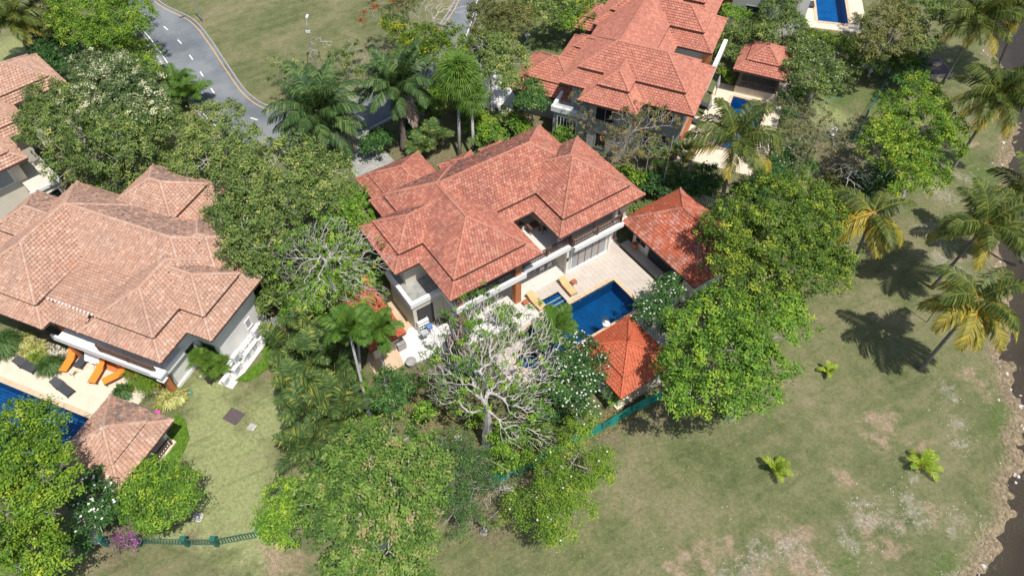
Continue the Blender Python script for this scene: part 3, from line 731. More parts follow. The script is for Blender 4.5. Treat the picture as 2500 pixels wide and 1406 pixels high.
# shed with a bright red lean-to roof
sh = empty('shed', (OM.x, OM.y, 0), AM); tag(sh, 'narrow shed with a bright orange-red tiled roof beside the flat-roofed annex', 'shed')
roof_wings(sh, OM, AM, [(-6.0, -3.0, 1.9, 8.6)], 2.35, .35, 9, .1, 'tile_orange', .25, .26, 200, 20, seed=3, one_tier=True)
MB().box(-5.6, -3.4, 2.6, 8.2, 0, 2.4).build('wall', 'wall_cream', sh)

# ------------------------------------------------------------------ pool-side pavilion and guest house
pp = empty('pavilion', (OM.x, OM.y, 0), AM); tag(pp, 'small square pool pavilion with bright orange pyramid roof beside the green net fence', 'pavilion')
ro = roof_wings(pp, OM, AM, [(6.4, 11.55, -11.75, -6.6)], 2.8, .62, 1.0, .14, 'tile_orange', .25, .26, 300, 60, seed=4)
finial(pp, ro, 8.97, -9.17, 4.55, 'tile_orange')
for (u, v) in ((7.1, -11), (10.9, -11), (7.1, -7.3), (10.9, -7.3)):
    MB().box(u - .15, u + .15, v - .15, v + .15, 0, 2.8).build('column', 'wall_white', pp)
MB().box(6.8, 11.2, -11.3, -7.0, 0, .25).build('floor', 'deck_cream', pp)
gh = empty('guest_house', (OM.x, OM.y, 0), AM); tag(gh, 'single-storey guest house with blotched red and white tiled roof under the big tree', 'house')
roof_wings(gh, OM, AM, [(17.4, 24.2, -7.45, 1.45)], 3.0, .66, 9, .1, 'tile_orange_worn', .25, .25, 300, 60, seed=5, one_tier=True)
MB().box(18.5, 23.2, -6.5, .7, 0, 3.0).build('wall', 'wall_cream', gh)
window(gh, -5.4, -1.4, 18.5, .1, 2.3, axis='u', panes=4, frame='black_metal', glass='glass_dark')
window(gh, -.9, .35, 18.5, .9, 2.2, axis='u', panes=2, frame='trim_white', glass='glass_dark', post='wood_orange')
MB().box(17.6, 18.5, -6.6, 1.2, 0, .2).build('step', 'deck_pink', gh)

# ------------------------------------------------------------------ deck and pool of the middle villa
def slab_with_holes(name, rects, z0, z1, mat, parent):
    mb = MB()
    for r_ in rects: mb.box(*r_, z0, z1)
    return mb.build(name, mat, parent)
DZ = .16
def deck(name, O, A, rects, pool_rects, base_mat, paver_mat, ps, label, zt=DZ, singles=300):
    e = empty(name, (O.x, O.y, 0), A); tag(e, label, kind='structure')
    mb = MB()
    pv = []; rg = random.Random(3)
    for (u0, u1, v0, v1) in rects:
        # cut the slab into cells that avoid the pools
        us = sorted({u0, u1, *[x for p in pool_rects for x in p[:2] if u0 < x < u1]}); vs_ = sorted({v0, v1, *[x for p in pool_rects for x in p[2:] if v0 < x < v1]})
        for a, b_ in zip(us[:-1], us[1:]):
            for c, d in zip(vs_[:-1], vs_[1:]):
                m_ = ((a + b_) / 2, (c + d) / 2)
                if any(p[0] < m_[0] < p[1] and p[2] < m_[1] < p[3] for p in pool_rects): continue
                mb.box(a, b_, c, d, -.05, zt - (.012 if ps else .03))
        if ps:
            nu = max(1, round((u1 - u0) / ps)); nv = max(1, round((v1 - v0) / ps)); su = (u1 - u0) / nu; sv = (v1 - v0) / nv
            for i in range(nu):
                for j in range(nv):
                    cu = u0 + (i + .5) * su; cv = v0 + (j + .5) * sv
                    if any(p[0] - .35 < cu < p[1] + .35 and p[2] - .35 < cv < p[3] + .35 for p in pool_rects): continue
                    pv.append((cu, cv, su, sv, rg.uniform(-.004, .006)))
    mb.build('slab', base_mat, e)
    if pv:
        pv.sort(key=lambda q: (W(O, A, q[0], q[1]) - Vector((0, 0, HC))).length)
        pm = MB().box(-ps / 2 + .006, ps / 2 - .006, -ps / 2 + .006, ps / 2 - .006, 0, .03).mesh('paver'); pm.materials.append(MATS[paver_mat])
        for q in pv[:singles]:
            o = link('paver', pm, None, e); o.location = (q[0], q[1], zt - .03 + q[4]); o.scale = (q[2] / ps, q[3] / ps, 1)
        if pv[singles:]:
            r_ = MB()
            for q in pv[singles:]: r_.box(q[0] - q[2] / 2 + .01, q[0] + q[2] / 2 - .01, q[1] - q[3] / 2 + .01, q[1] + q[3] / 2 - .01, zt - .03, zt + q[4])
            tag(r_.build('pavers', paver_mat, e), kind='stuff')
    return e
def pool(name, O, A, rects, label, mat, depth=1.3, zt=DZ, wz=.02, coping='paving_tan', skip=(), cw=.36):
    """basin of joined rectangles, coping stones one by one, water sheet"""
    e = empty(name, (O.x, O.y, 0), A); tag(e, label, 'swimming pool')
    b_ = MB()
    def inside(x, y, ex): return any(r_ != ex and r_[0] < x < r_[1] and r_[2] < y < r_[3] for r_ in rects)
    cm = MB().box(-.29, .29, 0, cw, 0, .06).mesh('coping_stone'); cm.materials.append(MATS[coping])
    for r_ in rects:
        u0, u1, v0, v1 = r_[:4]; dp = r_[4] if len(r_) > 4 else depth
        b_.quad((u0, v0, wz - dp), (u1, v0, wz - dp), (u1, v1, wz - dp), (u0, v1, wz - dp))
        for (p, q, n_) in (((u0, v0), (u1, v0), (0, -1)), ((u1, v0), (u1, v1), (1, 0)), ((u1, v1), (u0, v1), (0, 1)), ((u0, v1), (u0, v0), (-1, 0))):
            L = math.hypot(q[0] - p[0], q[1] - p[1]); n = max(1, round(L / .6))
            for k in range(n):
                a = (p[0] + (q[0] - p[0]) * k / n, p[1] + (q[1] - p[1]) * k / n); c = (p[0] + (q[0] - p[0]) * (k + 1) / n, p[1] + (q[1] - p[1]) * (k + 1) / n)
                mx = (a[0] + c[0]) / 2; my = (a[1] + c[1]) / 2
                if inside(mx + n_[0] * .1, my + n_[1] * .1, r_): continue
                b_.quad((*a, zt - .03), (*a, wz - dp), (*c, wz - dp), (*c, zt - .03))
                if any(s_[0] < mx < s_[1] and s_[2] < my < s_[3] for s_ in skip): continue
                o = link('coping_stone', cm, None, e); o.location = (mx, my, zt - .03 + random.uniform(0, .005))
                o.rotation_euler = (0, 0, math.atan2(n_[1], n_[0]) - math.pi / 2); o.scale = (L / n / .6, 1, 1)
    b_.build('basin', mat, e)
    w_ = MB()
    for r_ in rects: w_.quad((r_[0], r_[2], wz), (r_[1], r_[2], wz), (r_[1], r_[3], wz), (r_[0], r_[3], wz))
    w_.build('water_surface', 'pool_water', e)
    return e
pr = [(5.2, 14.5, -5.0, -1.6), (8.3, 9.95, -1.6, .05, .6)]
deck('pool_deck', OM, AM, [(10.0, 17.3, -6.4, 1.1), (7.7, 10.0, -1.6, 1.1), (16.0, 17.55, 1.1, 1.9)], [(5.2, 14.5, -5.0, -1.6), (8.3, 9.95, -1.6, .05)], 'deck_pink', 'deck_pink', .42, 'pale paved deck round the middle swimming pool')
deck('patio', OM, AM, [(1.0, 11.5, 1.1, 3.2), (5.0, 7.7, -1.6, 1.1), (7.2, 11.6, 3.2, 5.9)], [(8.3, 9.95, -1.6, .05)], 'terrace_floor', 'terrace_floor', .6, 'white tiled verandah floor of the middle villa', .17)
po = pool('swimming_pool', OM, AM, pr, 'deep blue tiled swimming pool with four entry steps beside the tan loungers', 'pool_tile_main', skip=[(8, 10.2, -.1, .2), (8.1, 8.4, -2, .1), (9.8, 10.1, -1.6, .1)])
for k in range(4):
    v = -.38 - k * .38; st = MB().box(8.32, 9.93, v, v + .34, -.9, -.06 - k * .10); st.build('pool_step', 'pool_tile_main', po)
    MB().box(8.32, 9.93, v - .06, v, -.9, -.045 - k * .10).build('step_edge', 'stone_light', po)
e = empty('spa_pool', (OM.x, OM.y, 0), AM); tag(e, 'small blue plunge pool showing between the bare branches', 'spa pool')
mb = MB(); mb.lathe([(.85, .02 - .8), (.85, .15), (1.12, .16), (1.12, -.05)], 24, (4.1, -4.1, 0)); mb.f.pop(); mb.t.pop(); mb.build('rim', 'paving_tan', e)
mb = MB(); mb.lathe([(.05, -.6), (.85, -.6), (.85, .05)], 24, (4.1, -4.1, 0)); mb.f.pop(); mb.t.pop(); mb.build('basin', 'pool_tile_main', e)
mb = MB(); mb.lathe([(.85, .03), (.01, .03)], 24, (4.1, -4.1, 0)); mb.build('water_surface', 'pool_water', e)
deck('garden_paving', OM, AM, [(1.8, 5.2, -6.0, -2.2), (5.2, 8.0, -7.2, -5.0), (9.0, 16, -7.4, -6.4), (11.6, 16.5, -9.0, -7.4)], [(5.2, 14.5, -5.0, -1.6), (3.2, 5.0, -5.0, -3.2)], 'deck_cream', 'deck_pink', .42, 'pinkish paving between the pool and the bare tree', .14, 200)
sheet('white_patio', [(1000, 800), (1095, 790), (1200, 740), (1270, 790), (1180, 830), (1080, 860), (1010, 888), (985, 885), (970, 850)], .05, 'concrete_white', 'bright white concrete patio in front of the annex')
sheet('sandy_path', [(925, 700), (945, 700), (1045, 800), (1010, 822), (975, 850), (995, 885), (960, 905), (915, 912), (895, 880), (905, 840), (985, 815)], .035, 'paving_tan', 'tan paved path beside the orange shed roof')
# loungers ---------------------------------------------------------------
def lounger(mat, frame, back=38, arms=True):
    e = empty('sun_lounger', (0, 0, 0)); w_ = .62; h = .32; a = R(back); L = 1.28; Bk = .72
    sm = MB().box(0, L, -w_ / 2, w_ / 2, h, h + .07); sm.build('seat', mat, e)
    bk = MB(); M = Matrix.Translation((L, 0, h)) @ Matrix.Rotation(-a, 4, 'Y'); c = M @ Matrix.Translation((Bk / 2, 0, 0)); bk.obox(c, Bk, w_, .07); bk.build('backrest', mat, e)
    fr = MB()
    for s_ in (-1, 1): fr.box(0, L + .3, s_ * w_ / 2 - .025, s_ * w_ / 2 + .025, h - .07, h - .003)
    fr.build('frame', frame, e)
    lm = MB().box(-.025, .025, -.025, .025, 0, h - .07).mesh('leg'); lm.materials.append(MATS[frame])
    for x in (.12, L + .15):
        for s_ in (-1, 1): o = link('leg', lm, None, e); o.location = (x, s_ * w_ / 2, 0)
    if arms:
        for s_ in (-1, 1):
            MB().tube([(L - .15, s_ * (w_ / 2 + .03), h), (L - .1, s_ * (w_ / 2 + .03), h + .22), (L + .2, s_ * (w_ / 2 + .03), h + .26), (L + .33, s_ * (w_ / 2 + .03), h + .15)], .018, 5).build('armrest', frame, e)
    return e
def copy_tree(o, parent=None):
    c = o.copy(); COL.objects.link(c); c.parent = parent
    for ch in o.children:
        copy_tree(ch, c)
    return c
def aim(o, foot, head, z=0.0):
    """puts a lounger with its foot end at one place and its head end towards another"""
    f = G(*foot, z); h_ = G(*head, z); d = h_ - f; o.location = (f.x, f.y, z); o.rotation_euler = (0, 0, math.atan2(d.y, d.x))
lo = lounger('orange_fabric', 'black_metal'); lb = lounger('dark_mesh', 'black_metal', 30); lt = lounger('tan_fabric', 'wood_orange', 20, False)
specs = [(lo, (158, 912), (186, 868), 'orange lounger furthest left, beside the clump of long grass', 'orange sun loungers on the left deck'),
         (lo, (228, 940), (258, 890), 'orange lounger in the middle, its back towards the terrace steps', 'orange sun loungers on the left deck'),
         (lo, (256, 938), (304, 914), 'orange lounger nearest the round green bushes', 'orange sun loungers on the left deck'),
         (lb, (92, 908), (38, 882), 'black lounger standing alone beside the flower bed', 'black sun loungers on the left deck'),
         (lb, (192, 902), (222, 866), 'black lounger between two orange loungers', 'black sun loungers on the left deck'),
         (lb, (178, 966), (148, 944), 'short black lounger close to the edge of the left pool', 'black sun loungers on the left deck'),
         (lt, (1402, 724), (1370, 688), 'tan cushioned lounger beside the little red table', 'tan loungers by the pool steps'),
         (lt, (1326, 760), (1290, 722), 'tan cushioned lounger beside the bare tree', 'tan loungers by the pool steps')]
used = set()
for pr_, ft, hd, lab, grp in specs:
    o = pr_ if pr_.name not in used else copy_tree(pr_); used.add(pr_.name)
    aim(o, ft, hd, .13 if pr_ is not lt else DZ); tag(o, lab, 'sun lounger', grp)
def side_table(p, z, mat, label, s_=.45, rz=0, h=.42):
    e = empty('side_table', (p.x, p.y, z), rz)
    for k in range(5): MB().box(-s_ / 2, s_ / 2, -s_ / 2 + k * s_ / 5 + .008, -s_ / 2 + (k + 1) * s_ / 5 - .008, h - .03, h).build('slat', mat, e)
    for x in (-1, 1):
        for y in (-1, 1): MB().box(x * (s_ / 2 - .04) - .02, x * (s_ / 2 - .04) + .02, y * (s_ / 2 - .04) - .02, y * (s_ / 2 - .04) + .02, 0, h - .03).build('leg', mat, e)
    tag(e, label, 'table'); return e
side_table(G(1400, 697), DZ, 'wood_red', 'small reddish wooden side table right of the upper tan lounger', rz=AM)
side_table(G(1283, 747), DZ, 'wood_red', 'small wooden table left of the lower tan lounger', rz=AM)
side_table(G(183, 916), .13, 'deck_cream', 'cream side table between orange and black loungers', .42, AL)
# things round the annex and verandah
def dining(p, z, rz, label):
    e = empty('dining_table', (p.x, p.y, z), rz); MB().box(-.9, .9, -.45, .45, .70, .75).build('tabletop', 'white_plastic', e)
    for x in (-.8, .8):
        for y in (-.38, .38): MB().box(x - .035, x + .035, y - .035, y + .035, 0, .7).build('leg', 'white_plastic', e)
    tag(e, label, 'table'); return e
dining(W(OM, AM, 10.4, 3.2), DZ, AM, 'white table standing in the shade under the terrace')
def chair(mat):
    e = empty('chair', (0, 0, 0)); MB().box(-.22, .22, -.22, .22, .42, .46).build('seat', mat, e)
    MB().box(-.22, .22, .19, .23, .46, .92).build('backrest', mat, e)
    for x in (-.19, .19):
        for y in (-.19, .19): MB().box(x - .02, x + .02, y - .02, y + .02, 0, .42).build('leg', mat, e)
    return e
c0 = chair('grey_plastic'); i = 0
for (u, v, rz, lab) in ((9.95, 2.55, math.pi, 'grey chair tucked at the left of the white verandah table'), (10.75, 2.55, math.pi, 'grey chair tucked at the right of the white verandah table')):
    c = c0 if i == 0 else copy_tree(c0); i += 1
    p = W(OM, AM, u, v, DZ); c.location = p; c.rotation_euler = (0, 0, AM + rz); tag(c, lab, 'chair', 'chairs on the verandah')
c1 = chair('wood_brown'); i = 0
for (u, v, rz, lab) in ((9.7, 5.0, .4, 'brown wooden chair on the terrace nearest the curtained doors'), (10.9, 3.6, 1.6, 'brown wooden chair on the terrace under the roof edge'), (14.6, 2.0, 2.6, 'brown wooden chair behind the long terrace railing')):
    c = c1 if i == 0 else copy_tree(c1); i += 1
    p = W(OM, AM, u, v, 3.54); c.location = p; c.rotation_euler = (0, 0, AM + rz); tag(c, lab, 'chair', 'wooden chairs on the roof terrace')
e = empty('terrace_table', W(OM, AM, 10.3, 4.2, 3.54), AM); MB().box(-.5, .5, -.35, .35, .68, .72).build('tabletop', 'wood_brown', e)
for x in (-.42, .42):
    for y in (-.28, .28): MB().box(x - .03, x + .03, y - .03, y + .03, 0, .68).build('leg', 'wood_brown', e)
tag(e, 'dark brown wooden table on the roof terrace', 'table')
e = empty('cabinet', W(OM, AM, 8.5, 5.5, 3.54), AM); MB().box(-.35, .35, -.25, .25, 0, .9).build('case', 'wood_orange', e); MB().box(-.3, .3, -.27, -.252, .1, .8).build('door', 'wood_red', e)
tag(e, 'small orange wooden cabinet in the corner of the terrace', 'cabinet')
e = empty('shoe_rack', W(OM, AM, -1.1, 2.95, .05), AM)
for k in range(4): MB().box(-.45, .45, -.16, .16, .2 + k * .32, .23 + k * .32).build('shelf', 'white_plastic', e)
for s_ in (-1, 1): MB().box(s_ * .45 - .02, s_ * .45 + .02, -.16, .16, 0, 1.3).build('side_frame', 'white_plastic', e)
for k in range(8): MB().box(-.4 + (k % 4) * .21, -.28 + (k % 4) * .21, -.12, .12, .232 + (k // 4) * .32, .31 + (k // 4) * .32).build('shoe', 'stone_black', e)
tag(e, 'white shoe rack with dark shoes under the annex opening', 'rack')
e = empty('drying_rack', W(OM, AM, -1.3, 2.1, .05), AM)
for s_ in (-1, 1): MB().tube([(s_ * .5, -.35, 0), (s_ * .5, -.35, .9), (s_ * .5, .35, .9), (s_ * .5, .35, 0)], .018, 5).build('side_frame', 'black_metal', e)
for k in range(5): MB().tube([(-.5, -.3 + k * .15, .9), (.5, -.3 + k * .15, .9)], .012, 4).build('rail', 'black_metal', e)
tag(e, 'black metal drying rack in front of the annex', 'drying rack')
o = MB(); o.box(-.35, .2, -.32, .1, .72, .93); tag(o.build('towel', 'grey_plastic'), 'folded grey towels lying on the drying rack', 'towel'); o_ = bpy.data.objects['towel']; o_.location = W(OM, AM, -1.4, 2.1, .22); o_.rotation_euler = (0, 0, AM)
o = MB(); o.box(-.2, .2, -.2, .2, .95, 1.2); ob = tag(o.build('blue_towel', 'blue_cloth'), 'bright blue towel hung at the end of the drying rack', 'towel'); ob.location = W(OM, AM, -.9, 2.3, 0.0); ob.rotation_euler = (0, 0, AM)
e = empty('storage_box', W(OM, AM, -3.4, 2.6, .04), AM)
for k in range(5): MB().box(-.35, .35, -.4, .4, k * .16, k * .16 + .145).build('slab', 'stone_grey', e)
tag(e, 'stack of pale grey slabs at the front of the orange shed', 'slab stack')
def pot(p, r_, h, mat, label, plant=None, z=0.0):
    e = empty('plant_pot', (p.x, p.y, z)); MB().lathe([(r_ * .6, 0), (r_ * .95, h * .5), (r_, h * .9), (r_ * 1.1, h), (r_ * .9, h), (r_ * .85, h * .9), (.01, h * .88)], 14).build('pot', mat, e, smooth=False)
    tag(e, label, 'pot'); return e
pot(G(1005, 892), .38, .6, 'stone_grey', 'large grey stone bowl at the corner of the white patio')
pot(G(1478, 800), .28, .45, 'white_plastic', 'white round pot with a sparse plant at the pool edge', z=.14)
pot(G(1548, 612), .22, .75, 'wall_terracotta', 'tall terracotta jar beside the guest house wall', z=.16)
for (px, py, zz, lab) in ((1129, 804, .06, 'round black umbrella lying open on the white patio'),):
    e = empty('umbrella', G(px, py)); mb = MB(); mb.lathe([(.95, .55), (.6, .75), (.05, .9)], 10); mb.f.pop(); mb.t.pop(); mb.build('canopy', 'grate_brown', e); MB().tube([(0, 0, 0), (0, 0, .95)], .03, 6).build('pole', 'black_metal', e)
    tag(e, lab, 'umbrella')
e = empty('garden_umbrella', G(1118, 868)); mb = MB(); mb.lathe([(.9, 1.9), (.5, 2.1), (.05, 2.3)], 10); mb.f.pop(); mb.t.pop(); mb.build('canopy', 'wood_brown', e); MB().tube([(0, 0, 0), (0, 0, 2.35)], .03, 6).build('pole', 'black_metal', e)
tag(e, 'brown round parasol half hidden by the bare branches', 'umbrella')

# ------------------------------------------------------------------ the left villa
vl = empty('villa', (OL.x, OL.y, 0), AL); tag(vl, 'wide two-storey villa on the left with a faded salmon tiled roof of many wings', 'house')
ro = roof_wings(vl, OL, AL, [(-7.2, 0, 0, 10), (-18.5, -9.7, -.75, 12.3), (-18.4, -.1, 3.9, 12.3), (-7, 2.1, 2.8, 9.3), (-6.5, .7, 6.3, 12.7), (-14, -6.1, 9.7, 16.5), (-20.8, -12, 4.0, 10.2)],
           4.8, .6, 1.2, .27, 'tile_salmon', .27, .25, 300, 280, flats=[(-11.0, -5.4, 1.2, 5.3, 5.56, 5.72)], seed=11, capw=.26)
mb = MB(); mb.quad((-9.75, .02, 4.8), (-6.9, .02, 4.8), (-6.9, 1.3, 5.57), (-9.75, 1.3, 5.57)); 
lt_ = []
sl_ = .6; ups = Vector((0, 1, sl_)).normalized()
for r_ in range(5):
    for q in range(10):
        tm = tile_mesh(.278, .262, .3 + .7 * random.random()); x = -9.7 + q * .3 + (r_ % 2) * .15; y = r_ * .245
        for f, t in zip(tm.f, tm.t):
            P = [Vector(tm.v[i_]) for i_ in f]
            mb.quad(*[Vector((x, y, 4.815 + sl_ * y)) + Vector((p.x, 0, 0)) + ups * p.y + Vector((0, -sl_, 1)).normalized() * p.z for p in P], random.random() if False else t)
tag(mb.build('eave_tiles', 'tile_salmon', ro, tint=True), kind='stuff')
MB().box(-9.7, -7.2, .0, .06, 4.62, 4.8).build('fascia', 'fascia_wood', ro)
for k in range(16):     # white cement caps along the low hip
    u = -10.9 + k * .33; MB().lathe([(.11, 0), (.09, .06), (.02, .1)], 6, (u, 1.25, 5.57)).build('cement_cap', 'white_cloth', ro)
wl = MB(); wl.box(-6.4, -1.1, 2.3, 10, 0, 4.75); wl.box(-17.5, -10.6, 1.2, 11.4, 0, 4.75); wl.box(-10.6, -6.4, 4.8, 11.4, 0, 5.3); wl.box(-1.1, 1.2, 3.7, 8.5, 0, 4.75); wl.box(-1.1, -.2, 8.5, 11.8, 0, 4.75)
wl.box(-13, -7, 10.6, 15.5, 0, 4.75); wl.box(-19.8, -17.5, 5, 9.3, 0, 4.75); wl.box(-1.6, -1.1, .8, 2.3, 0, 2.6); wl.build('wall', 'wall_white', vl)
MB().box(-6.4, -1.11, 2.15, 2.29, .2, 2.4).build('inner_wall', 'wall_terracotta', vl)
MB().box(-10.6, -6.4, 4.65, 4.79, .2, 2.4).build('inner_wall', 'wall_terracotta', vl)
MB().box(-17.5, -10.4, 1.05, 1.19, .1, 4.6).build('inner_wall', 'wall_terracotta', vl)
mb = MB(); mb.box(-10.4, -.9, -.1, 4.7, 2.45, 2.62); mb.box(-10.7, -.9, -.25, -.08, 2.35, 2.95); mb.box(-.95, -.78, -.25, 2.3, 2.35, 2.95); mb.box(-1.4, -.55, -.4, .3, 2.95, 3.12); mb.box(-1.3, -.7, -.3, .2, 2.2, 2.34); mb.build('balcony', 'trim_white', vl)
railing(vl, [(-6.2, .0), (-1.3, .0)], 2.96, .75, 'wood_brown', .18)
for (u, v, w_) in ((-1.05, .15, .42), (-9.8, .2, .45), (-5.9, .35, .3)): MB().box(u - w_ / 2, u + w_ / 2, v - w_ / 2, v + w_ / 2, 0, 2.3).build('column', 'wall_terracotta', vl)
MB().box(-10.6, -2.3, -.1, 4.6, 0, .22).build('terrace_floor', 'floor_terracotta', vl)
MB().box(-10.4, -2.3, -.45, -.1, 0, .14).build('step', 'deck_cream', vl)
MB().box(1.2, 1.32, 3.6, 8.6, 0, .35).build('plinth', 'trim_white', vl); MB().box(-1.1, -.98, .6, 3.7, 0, .3).build('plinth', 'trim_white', vl)
window(vl, 2.55, 3.4, -1.1, .9, 2.2, axis='u', sgn=1, panes=1, frame='wall_grey', glass='glass_dark')
window(vl, -.6, .7, 3.7, .1, 2.3, axis='v', panes=1, frame='wall_grey', glass='glass_dark')
window(vl, -5.4, -2.0, 2.3, 2.9, 4.5, panes=3, frame='wood_brown', glass='glass_dark')
window(vl, 6.6, 7.1, 1.2, 1.0, 1.8, axis='u', sgn=1, panes=1, frame='trim_white', glass='curtain_grey')
window(vl, -16, -12, 1.04, .4, 2.3, panes=3, frame='wood_brown')
# pool, deck, sala of the left villa
deck('left_deck', OL, AL, [(-10.7, -2.9, -3.5, -.46), (-27, -10.7, -3.5, -1.8)], [], 'deck_cream', 'deck_cream', 0, 'cream pool deck in front of the left villa', .13)
pool('swimming_pool', OL, AL, [(-26, -4.7, -8.5, -3.9)], 'blue mosaic pool with white joints at the left edge beside the orange loungers', 'pool_tile_left', zt=.13, wz=0.0, coping='paving_tan', depth=1.1, cw=.38)
sa = empty('pavilion', (OL.x, OL.y, 0), AL); tag(sa, 'square open pavilion with faded brown pyramid roof at the left lawn', 'pavilion')
ro = roof_wings(sa, OL, AL, [(-3.15, 2.2, -7.95, -2.6)], 2.7, .62, 1.15, .14, 'tile_salmon', .27, .25, 300, 60, seed=12, capw=.24)
mb = MB(); mb.lathe([(.2, 0), (.2, .15), (.07, .2), (.02, .75)], 6, (-.48, -5.3, 4.4)); mb.build('finial', 'stone_light', ro)
for (u, v) in ((-2.4, -7.2), (1.4, -7.2), (-2.4, -3.4), (1.4, -3.4)): MB().box(u - .14, u + .14, v - .14, v + .14, 0, 2.7).build('column', 'wall_white', sa)
MB().box(-2.7, 1.7, -7.5, -3.1, 0, .25).build('floor', 'deck_cream', sa)
railing(sa, [(1.55, -3.4), (1.55, -7.2)], .25, .8, 'wood_brown', .2)
# bed of pebbles
rubble('pebble_bed', [(lambda p: (p.x, p.y, .02, random.uniform(.05, .11)))(W(OL, AL, random.uniform(-16.5, -10.8), random.uniform(-1.8, .3))) for _ in range(700)], 'pale pebbles between the plants beside the left deck', 'stone_light').location = (0, 0, .02)
# drying sheets
e = empty('clothes_airer', W(OL, AL, -8.2, .2, .22), AL)
for s_ in (-1, 1): MB().tube([(s_ * .75, -.3, 0), (s_ * .75, 0, .95), (s_ * .75, .3, 0)], .015, 5).build('side_frame', 'white_plastic', e)
MB().tube([(-.75, 0, .95), (.75, 0, .95)], .015, 5).build('rail', 'white_plastic', e)
tag(e, 'white folding clothes airer on the orange terrace', 'clothes airer')
mb = MB()
for k in range(8):
    for s_ in (-1, 1):
        x0 = -.7 + k * .175; x1 = x0 + .175; w0 = .03 * math.sin(k * 2.1); w1 = .03 * math.sin((k + 1) * 2.1)
        mb.quad((x0, s_ * w0, .98), (x1, s_ * w1, .98), (x1, s_ * (.42 + w1), .35), (x0, s_ * (.42 + w0), .35))
o = mb.build('sheet', 'white_cloth'); o.location = W(OL, AL, -8.2, .2, .22); o.rotation_euler = (0, 0, AL); tag(o, 'white and pink sheet drying over the airer', 'sheet')
# air conditioners
def ac_unit():
    e = empty('air_conditioner', (0, 0, 0)); MB().box(-.42, .42, -.16, .16, .05, .68).build('case', 'white_plastic', e)
    mb = MB(); mb.lathe([(.02, 0), (.24, .0), (.25, .02)], 16); g = mb.build('fan_grille', 'grey_plastic', e); g.matrix_local = Matrix.Translation((-.12, -.162, .36)) @ Matrix.Rotation(math.pi / 2, 4, 'X')
    for x in (-.3, .3): MB().box(x - .04, x + .04, -.18, .18, 0, .05).build('foot', 'black_metal', e)
    return e
ac = ac_unit(); i = 0
for (u, v, z, lab) in ((2.05, 6.6, .9, 'upper white air conditioner nearest the grey picket fence'), (2.05, 4.0, .9, 'upper white air conditioner in the middle of the rack'), (2.0, 2.4, .0, 'white air conditioner standing apart beside the fan-leaved bush'),
                       (2.2, 5.7, .05, 'lower white air conditioner at the far end of the rack'), (2.2, 4.9, .05, 'cream air conditioner on the ground in the middle of the rack'), (2.2, 3.5, .05, 'lower white air conditioner at the near end of the rack')):
    c = ac if i == 0 else copy_tree(ac); i += 1
    c.location = W(OL, AL, u, v, z); c.rotation_euler = (0, 0, AL + math.pi / 2); tag(c, lab, 'air conditioner', 'air conditioners along the white wall')
e = empty('pipe_rack', (OL.x, OL.y, 0), AL)
for k in range(7): MB().tube([(1.5, 3.0 + k * .62, .1), (1.5, 3.0 + k * .62, .9), (2.5, 3.0 + k * .62, .9), (2.5, 3.0 + k * .62, 0)], .03, 5).build('bracket', 'white_plastic', e)
for k in range(4): MB().tube([(1.55 + k * .1, 2.6, .55 + .07 * k), (1.55 + k * .1, 7.2, .55 + .07 * k)], .025, 5).build('pipe', 'white_plastic', e)
for u in (1.6, 2.45): MB().tube([(u, 3.0, .88), (u, 7.0, .88)], .035, 5).build('rail', 'white_plastic', e)
tag(e, 'white pipe rack holding the air conditioners by the wall', 'pipe rack')
sb_ = MB().box(1.4, 2.7, 2.0, 7.6, 0, .05).build('concrete_pad', 'concrete_white'); sb_.location = (OL.x, OL.y, 0); sb_.rotation_euler = (0, 0, AL); tag(sb_, 'pale concrete pad under the air conditioners', kind='structure')
neighbour_ac = copy_tree(ac); neighbour_ac.location = G(30, 512, .4); neighbour_ac.rotation_euler = (0, 0, R(46)); tag(neighbour_ac, 'white air conditioner hung low on the wall of the far left villa', 'air conditioner'); del neighbour_ac['group']
# lawn hatches and clutter
def hatch(name, px, w_, d_, rz, mat, label, bars=0, frame=None):
    p = G(*px); e = empty(name, p, rz)
    MB().box(-w_ / 2, w_ / 2, -d_ / 2, d_ / 2, 0, .03).build('frame', frame or mat, e)
    for k in range(bars): MB().box(-w_ / 2 + .03, w_ / 2 - .03, -d_ / 2 + (k + .12) * d_ / bars, -d_ / 2 + (k + .88) * d_ / bars, .032, .06).build('bar', mat, e)
    tag(e, label, 'hatch'); return e
hatch('drain_hatch', (571, 1016), 1.25, 1.05, AL + R(-5), 'grate_brown', 'dark brown slatted hatch cover on the left lawn', 7)
hatch('drain_cover', (615, 1042), .5, .5, AL, 'stone_grey', 'small square drain cover with pale rim on the left lawn', 4, 'concrete_white')
hatch('drain_cover', (483, 1262), .6, .55, AL + .2, 'stone_grey', 'pale square drain cover near the round mango tree', 2, 'concrete_white')
hatch('drain_cover', (1119, 1070), .5, .5, .2, 'stone_light', 'pale square cover at the foot of the bare tree', 1, 'concrete_white')
hatch('drain_cover', (495, 918), .45, .3, AL, 'concrete_white', 'low white cover in the grass by the fan-leaved bush', 1)
e = empty('garden_hose', G(462, 962)); mb = MB()
mb.tube([(math.cos(k * .5) * (.24 + .02 * math.sin(k)), math.sin(k * .5) * .24, .03 + .004 * k) for k in range(30)], .02, 5); mb.build('coil', 'hose_green', e); tag(e, 'coiled green garden hose beside the variegated bush', 'hose')
